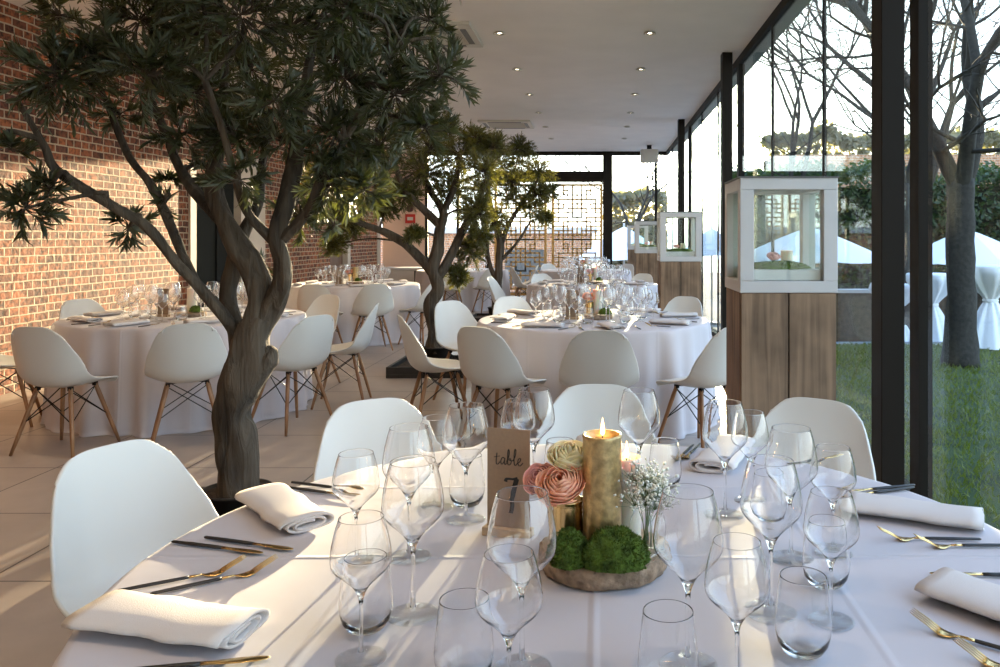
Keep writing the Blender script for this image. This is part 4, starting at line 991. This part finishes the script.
# ------------------------------------------------------------------ outdoors
def gz(x, y):
    return -.10 - 1.1*max(0, min(1, (y-11.5)/5))
n = 60; P = []
ys = list(np.linspace(-8, 11.2, 40)); xs = list(np.linspace(1.70, 30, 44))
b = MB(); b.grid([(x, y, -.10+.02*noise.noise(Vector((x*.7, y*.7, 0)))) for y in ys for x in xs], len(ys), len(xs)); b.f = [tuple(reversed(f)) for f in b.f]
o = b.build('lawn_ground', M_grass_base); struct(o)
rd = random.Random(4); b = MB()
for _ in range(42000):
    y = 1.8+9.4*rd.random()**.9; x = 1.75+ (rd.random()**1.3)*6.5
    h = rd.uniform(.02, .055); a = rd.uniform(0, 3.14); q = .0035+.0006*y; c, s_ = math.cos(a)*q, math.sin(a)*q; lx, ly = rd.gauss(0, .02), rd.gauss(0, .02)
    b.add([(x-c, y-s_, -.10), (x+c, y+s_, -.10), (x+lx, y+ly, -.10+h)], [(0, 1, 2)])
o = b.build('lawn_grass', M_blade, smooth=False); o['kind'] = 'stuff'; tag(o, 'short green lawn outside the right glass wall', 'grass')
b = MB(); ys = [11.2, 11.21]+list(np.linspace(11.5, 16.5, 12))+[20, 30, 60]; xs = [-25, -6, 1.7, 3, 5, 8, 14, 30, 50]
b.grid([(x, y, gz(x, y)) for y in ys for x in xs], len(ys), len(xs)); b.f = [tuple(reversed(f)) for f in b.f if True]
# keep terrace out of the room footprint
b.f = [f for f in b.f if not (max(b.v[i][0] for i in f) <= 1.71 and min(b.v[i][1] for i in f) < 19.9)]
struct(b.build('terrace_ground', M_pave))
struct(MB().box(-25, 50, 19.62, 60, -.25, -.12).build('rear_terrace', M_pave, smooth=False)) if False else None
def leafmass(name, x0, x1, y0, y1, z0, z1, n, label, cat, m=M_hedge, sz=.09, seed=1, lump=.35):
    r = random.Random(seed); t = thing(name, label, cat, ((x0+x1)/2, (y0+y1)/2, z0)); cx, cy = (x0+x1)/2, (y0+y1)/2
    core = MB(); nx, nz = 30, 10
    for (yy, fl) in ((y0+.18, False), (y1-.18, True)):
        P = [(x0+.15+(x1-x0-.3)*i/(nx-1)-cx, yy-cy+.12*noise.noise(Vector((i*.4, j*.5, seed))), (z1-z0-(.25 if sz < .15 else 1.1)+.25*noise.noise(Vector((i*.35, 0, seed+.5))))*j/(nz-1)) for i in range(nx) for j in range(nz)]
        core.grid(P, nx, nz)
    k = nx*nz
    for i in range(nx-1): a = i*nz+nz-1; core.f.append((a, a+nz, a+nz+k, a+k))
    core.build('dark_core', M_core, t)  # solid dark core sheets filling the mass behind its leaves
    lf = MB()
    for _ in range(n):
        x = r.uniform(x0, x1); f = r.random()
        top = (z1-z0)*(1+.12*noise.noise(Vector((x*.6, seed, 0)))) 
        if f < .7: y = y0+r.gauss(.05, .09)+lump*.4*noise.noise(Vector((x*1.1, seed, 3)));  z = r.uniform(0, top); 
        else: y = r.uniform(y0, y1); z = top+r.gauss(0, .12)
        y += lump*.3*noise.noise(Vector((x*2, z*2, 0)))
        d = Vector((r.gauss(0, .6), -1+r.gauss(0, .6), r.gauss(.2, .6))).normalized(); u = d.orthogonal().normalized(); u = Matrix.Rotation(r.uniform(0, 6.28), 3, d) @ u; v = d.cross(u); s = sz*r.uniform(.5, 1.1)
        c = Vector((x-cx, y-cy, z)); lf.add([c-u*s, c-v*s*.55+d*s*.15, c+u*s, c+v*s*.55+d*s*.15], [(0, 1, 2, 3)])
    o = lf.build('leaves', m, t, smooth=False); o['kind'] = 'stuff'
leafmass('ivy_hedge', 3.6, 17, 21.5, 22.6, -1.2, 3.1, 15000, 'tall dark ivy hedge beyond the terrace on the right', 'hedge', seed=3, sz=.11)
leafmass('evergreen_shrub', 8.2, 14.5, 14.6, 15.8, -1.0, 1.9, 6000, 'dark evergreen shrub mass behind the big bare tree', 'shrub', seed=6, sz=.09)
M_far = leaf_mat('winter_thicket', (.13, .125, .085), (.19, .175, .13), (.22, .2, .15))  # distant haze is painted in as a paler leaf colour
leafmass('winter_thicket', .2, 3.2, 38, 40, -1.2, 3.4, 2200, 'pale winter thicket seen beyond the far end window', 'thicket', M_far, .22, 9, .8)
leafmass('winter_thicket', 8, 30, 38, 40, -1.2, 6.2, 16000, 'brown winter thicket rising above the ivy hedge', 'thicket', M_far, .22, 12, .8)
pv = thing('garden_pavilion', 'low brick pavilion glimpsed through the gold lattice doors', 'building', (0, 0, 0))
MB().box(-9, -.3, 27, 31, -1.2, 1.55).build('brickwork', M_brick2, pv, False); MB().box(-9.2, -.1, 26.8, 31.2, 1.55, 1.75).build('roof_edge', M_whitepaint, pv, False)
MB().box(-3.2, -1.9, 26.96, 27.01, -.2, 1.0).build('shutter', M_grille, pv, False)
gw = MB().box(5.5, 22, 25, 25.3, -1.3, 4.0).build('garden_wall', M_brick2, smooth=False); tag(gw, 'sunlit brick building wall above the ivy hedge', 'wall')
pw = thing('low_wall', 'low brick wall with white coping beyond the lawn', 'wall', (0, 0, 0))
MB().box(2.6, 12, 16.6, 16.85, -1.2, .25).build('brickwork', mat('dark_wall_brick', (.10, .075, .05), .9, var=.4, vscale=12, bump=.5), pw, False); MB().box(2.55, 12.05, 16.55, 16.9, .25, .32).build('coping', M_whitepaint, pw, False)

def bare_tree(loc, seed, r0, h, label, lean=(0, 0), depth=6, stems=3, spread=.55):
    r = random.Random(seed); t = thing('bare_tree', label, 'tree', loc); big = MB(); tw = MB()
    def grow(p, d, rad, L, k):
        pts = [p]; rr = [rad]; q = p; n_ = 4
        for i in range(n_):
            d = (d+Vector((r.gauss(0, .10), r.gauss(0, .10), r.gauss(.02, .07)))).normalized(); q = q+d*L/n_; pts.append(q); rr.append(rad*(1-.34*(i+1)/n_))
        (big if rad > .02 else tw).tube(pts, rr, 9 if rad > .04 else (5 if rad > .012 else 3), False)
        if k == 0 or rad < .0018: return
        m = 2 if r.random() < .6 else 3
        for j in range(m):
            ax = d.orthogonal().normalized(); ax = Matrix.Rotation(r.uniform(0, 6.28), 3, d) @ ax
            nd = (d*math.cos(spread*r.uniform(.5, 1.3))+ax*math.sin(spread*r.uniform(.5, 1.3))).normalized()
            if nd.z < -.1: nd.z *= -.4
            grow(q, nd, rad*(.58 if j else .69)*r.uniform(.85, 1.05), L*r.uniform(.68, .92), k-1)
        for j in range(2):
            f = r.uniform(.25, .9); s = pts[0].lerp(q, f); ax = Matrix.Rotation(r.uniform(0, 6.28), 3, d) @ d.orthogonal().normalized()
            grow(s, (d*.45+ax).normalized(), rad*.3, L*.6, min(k-1, 2))
    base = Vector((lean[0]*h*.4, lean[1]*h*.4, h*.42))
    P, R_ = smooth_path([(0, 0, -.05), (lean[0]*h*.1, 0, h*.12), (lean[0]*h*.25, 0, h*.28), base], [r0*1.35, r0*1.02, r0*.95, r0*.9], 4)
    big.tube(P, R_, 16, True, .15)
    for j in range(stems):
        a = 6.28*j/stems+r.uniform(-.3, .3)+.5; d = Vector((math.cos(a)*spread*.75, math.sin(a)*spread*.6, 1)).normalized()
        grow(base-Vector((0, 0, r0)), d, r0*(.62 if j else .7), h*.27, depth)
    big.build('trunk', M_greybark, t); o = tw.build('twigs', M_greybark, t); o['kind'] = 'stuff'
bare_tree((4.24, 9.4, -.1), 5, .165, 5.2, 'large bare tree with thick forked trunk on the lawn at right', depth=7)
bare_tree((5.0, 13.2, -.4), 8, .11, 6.4, 'bare tree seen between the dark post and the window frame', depth=6, spread=.5)
bare_tree((4.2, 17.5, -1.2), 14, .09, 7.6, 'slim bare tree whose twigs fill the sky left of the dark post', depth=6, spread=.5)
bare_tree((7.5, 18.5, -1.2), 21, .12, 8.5, 'bare tree farther back above the ivy hedge', depth=6, spread=.5)
bare_tree((1.2, 30, -1.2), 23, .10, 6.5, 'distant bare tree in the far end window', depth=5, spread=.5)

# parasols
def parasol(x, y, r, zb, za, label, gzz):
    t = thing('parasol', label, 'parasol', (x, y, gzz)); n = 8; b = MB(); vs = [(0, 0, za-gzz)]
    rings = 6
    for i in range(1, rings+1):
        f = i/rings
        for j in range(n*6):
            a = 2*PI*j/(n*6); k = (j % 6)/6; q = r*f*(1-.06*math.sin(PI*k)); z = za-(za-zb)*f**1.15+.03*math.sin(PI*k)*-f
            vs.append((q*math.cos(a), q*math.sin(a), z-gzz))
    m = n*6
    fs = [(0, 1+j, 1+(j+1) % m) for j in range(m)] + [(1+i*m+j, 1+(i+1)*m+j, 1+(i+1)*m+(j+1) % m, 1+i*m+(j+1) % m) for i in range(rings-1) for j in range(m)]
    b.add(vs, fs); o = b.build('canopy', M_canvas, t, smooth=False); so = o.modifiers.new('t', 'SOLIDIFY'); so.thickness = .01
    MB().tube([(0, 0, 0), (0, 0, za-gzz+.1)], .03, 10).build('pole', M_whitepaint, t)
    rb = MB()
    for j in range(n): a = 2*PI*j/n; rb.tube([(0, 0, (za+zb)/2-gzz-.2), (r*.55*math.cos(a), r*.55*math.sin(a), za-(za-zb)*.5-gzz-.03)], .01, 5)
    rb.build('ribs', M_whitepaint, t)
    MB().lathe([(.001, 0), (.28, 0), (.28, .05), (.05, .08), (.001, .08)], 20).build('base', M_grille, t)
parasol(6.7, 14.6, 1.3, .95, 1.55, 'white garden parasol at the right edge behind the big tree', gz(0, 14.6))
parasol(4.0, 15.2, 1.5, .98, 1.60, 'white garden parasol seen through the largest lantern', gz(0, 15.2))
parasol(.75, 25, 1.5, .75, 1.75, 'white garden parasol outside the far end window', -1.2)
parasol(3.35, 24, 1.0, .9, 1.7, 'white garden parasol outside, right of the second lantern', -1.2)
# cocktail tables with tied cloths
ct = thing('cocktail_table', '', 'table')
def cl_rf(a, z): return 1+(.10*math.sin(a*9)+.05*math.sin(a*14+1))*(1 if z < 1.05 else 0)
MB().lathe([(.0005, 1.12), (.36, 1.12), (.375, 1.10), (.36, 1.0), (.26, .86), (.13, .72), (.085, .66), (.085, .62), (.13, .54), (.22, .35), (.29, .15), (.34, .01)], 72, rf=cl_rf).build('tied_cloth', M_canvas, ct)
MB().lathe([(.092, .615), (.105, .64), (.092, .665)], 24).build('sash', M_canvas, ct)
CT = Maker(ct)
CT.place((5.32, 10.9, -.1), 0, 'tall cocktail table with tied white cloth right of the big trunk', 'tied cocktail tables on the terrace')
CT.place((5.1, 12.3, gz(0, 12.3)), 1, 'cocktail table with tied white cloth left of the big trunk', 'tied cocktail tables on the terrace')
CT.place((4.85, 13.2, gz(0, 13.2)), 2, 'cocktail table with tied white cloth beside the dark post', 'tied cocktail tables on the terrace')
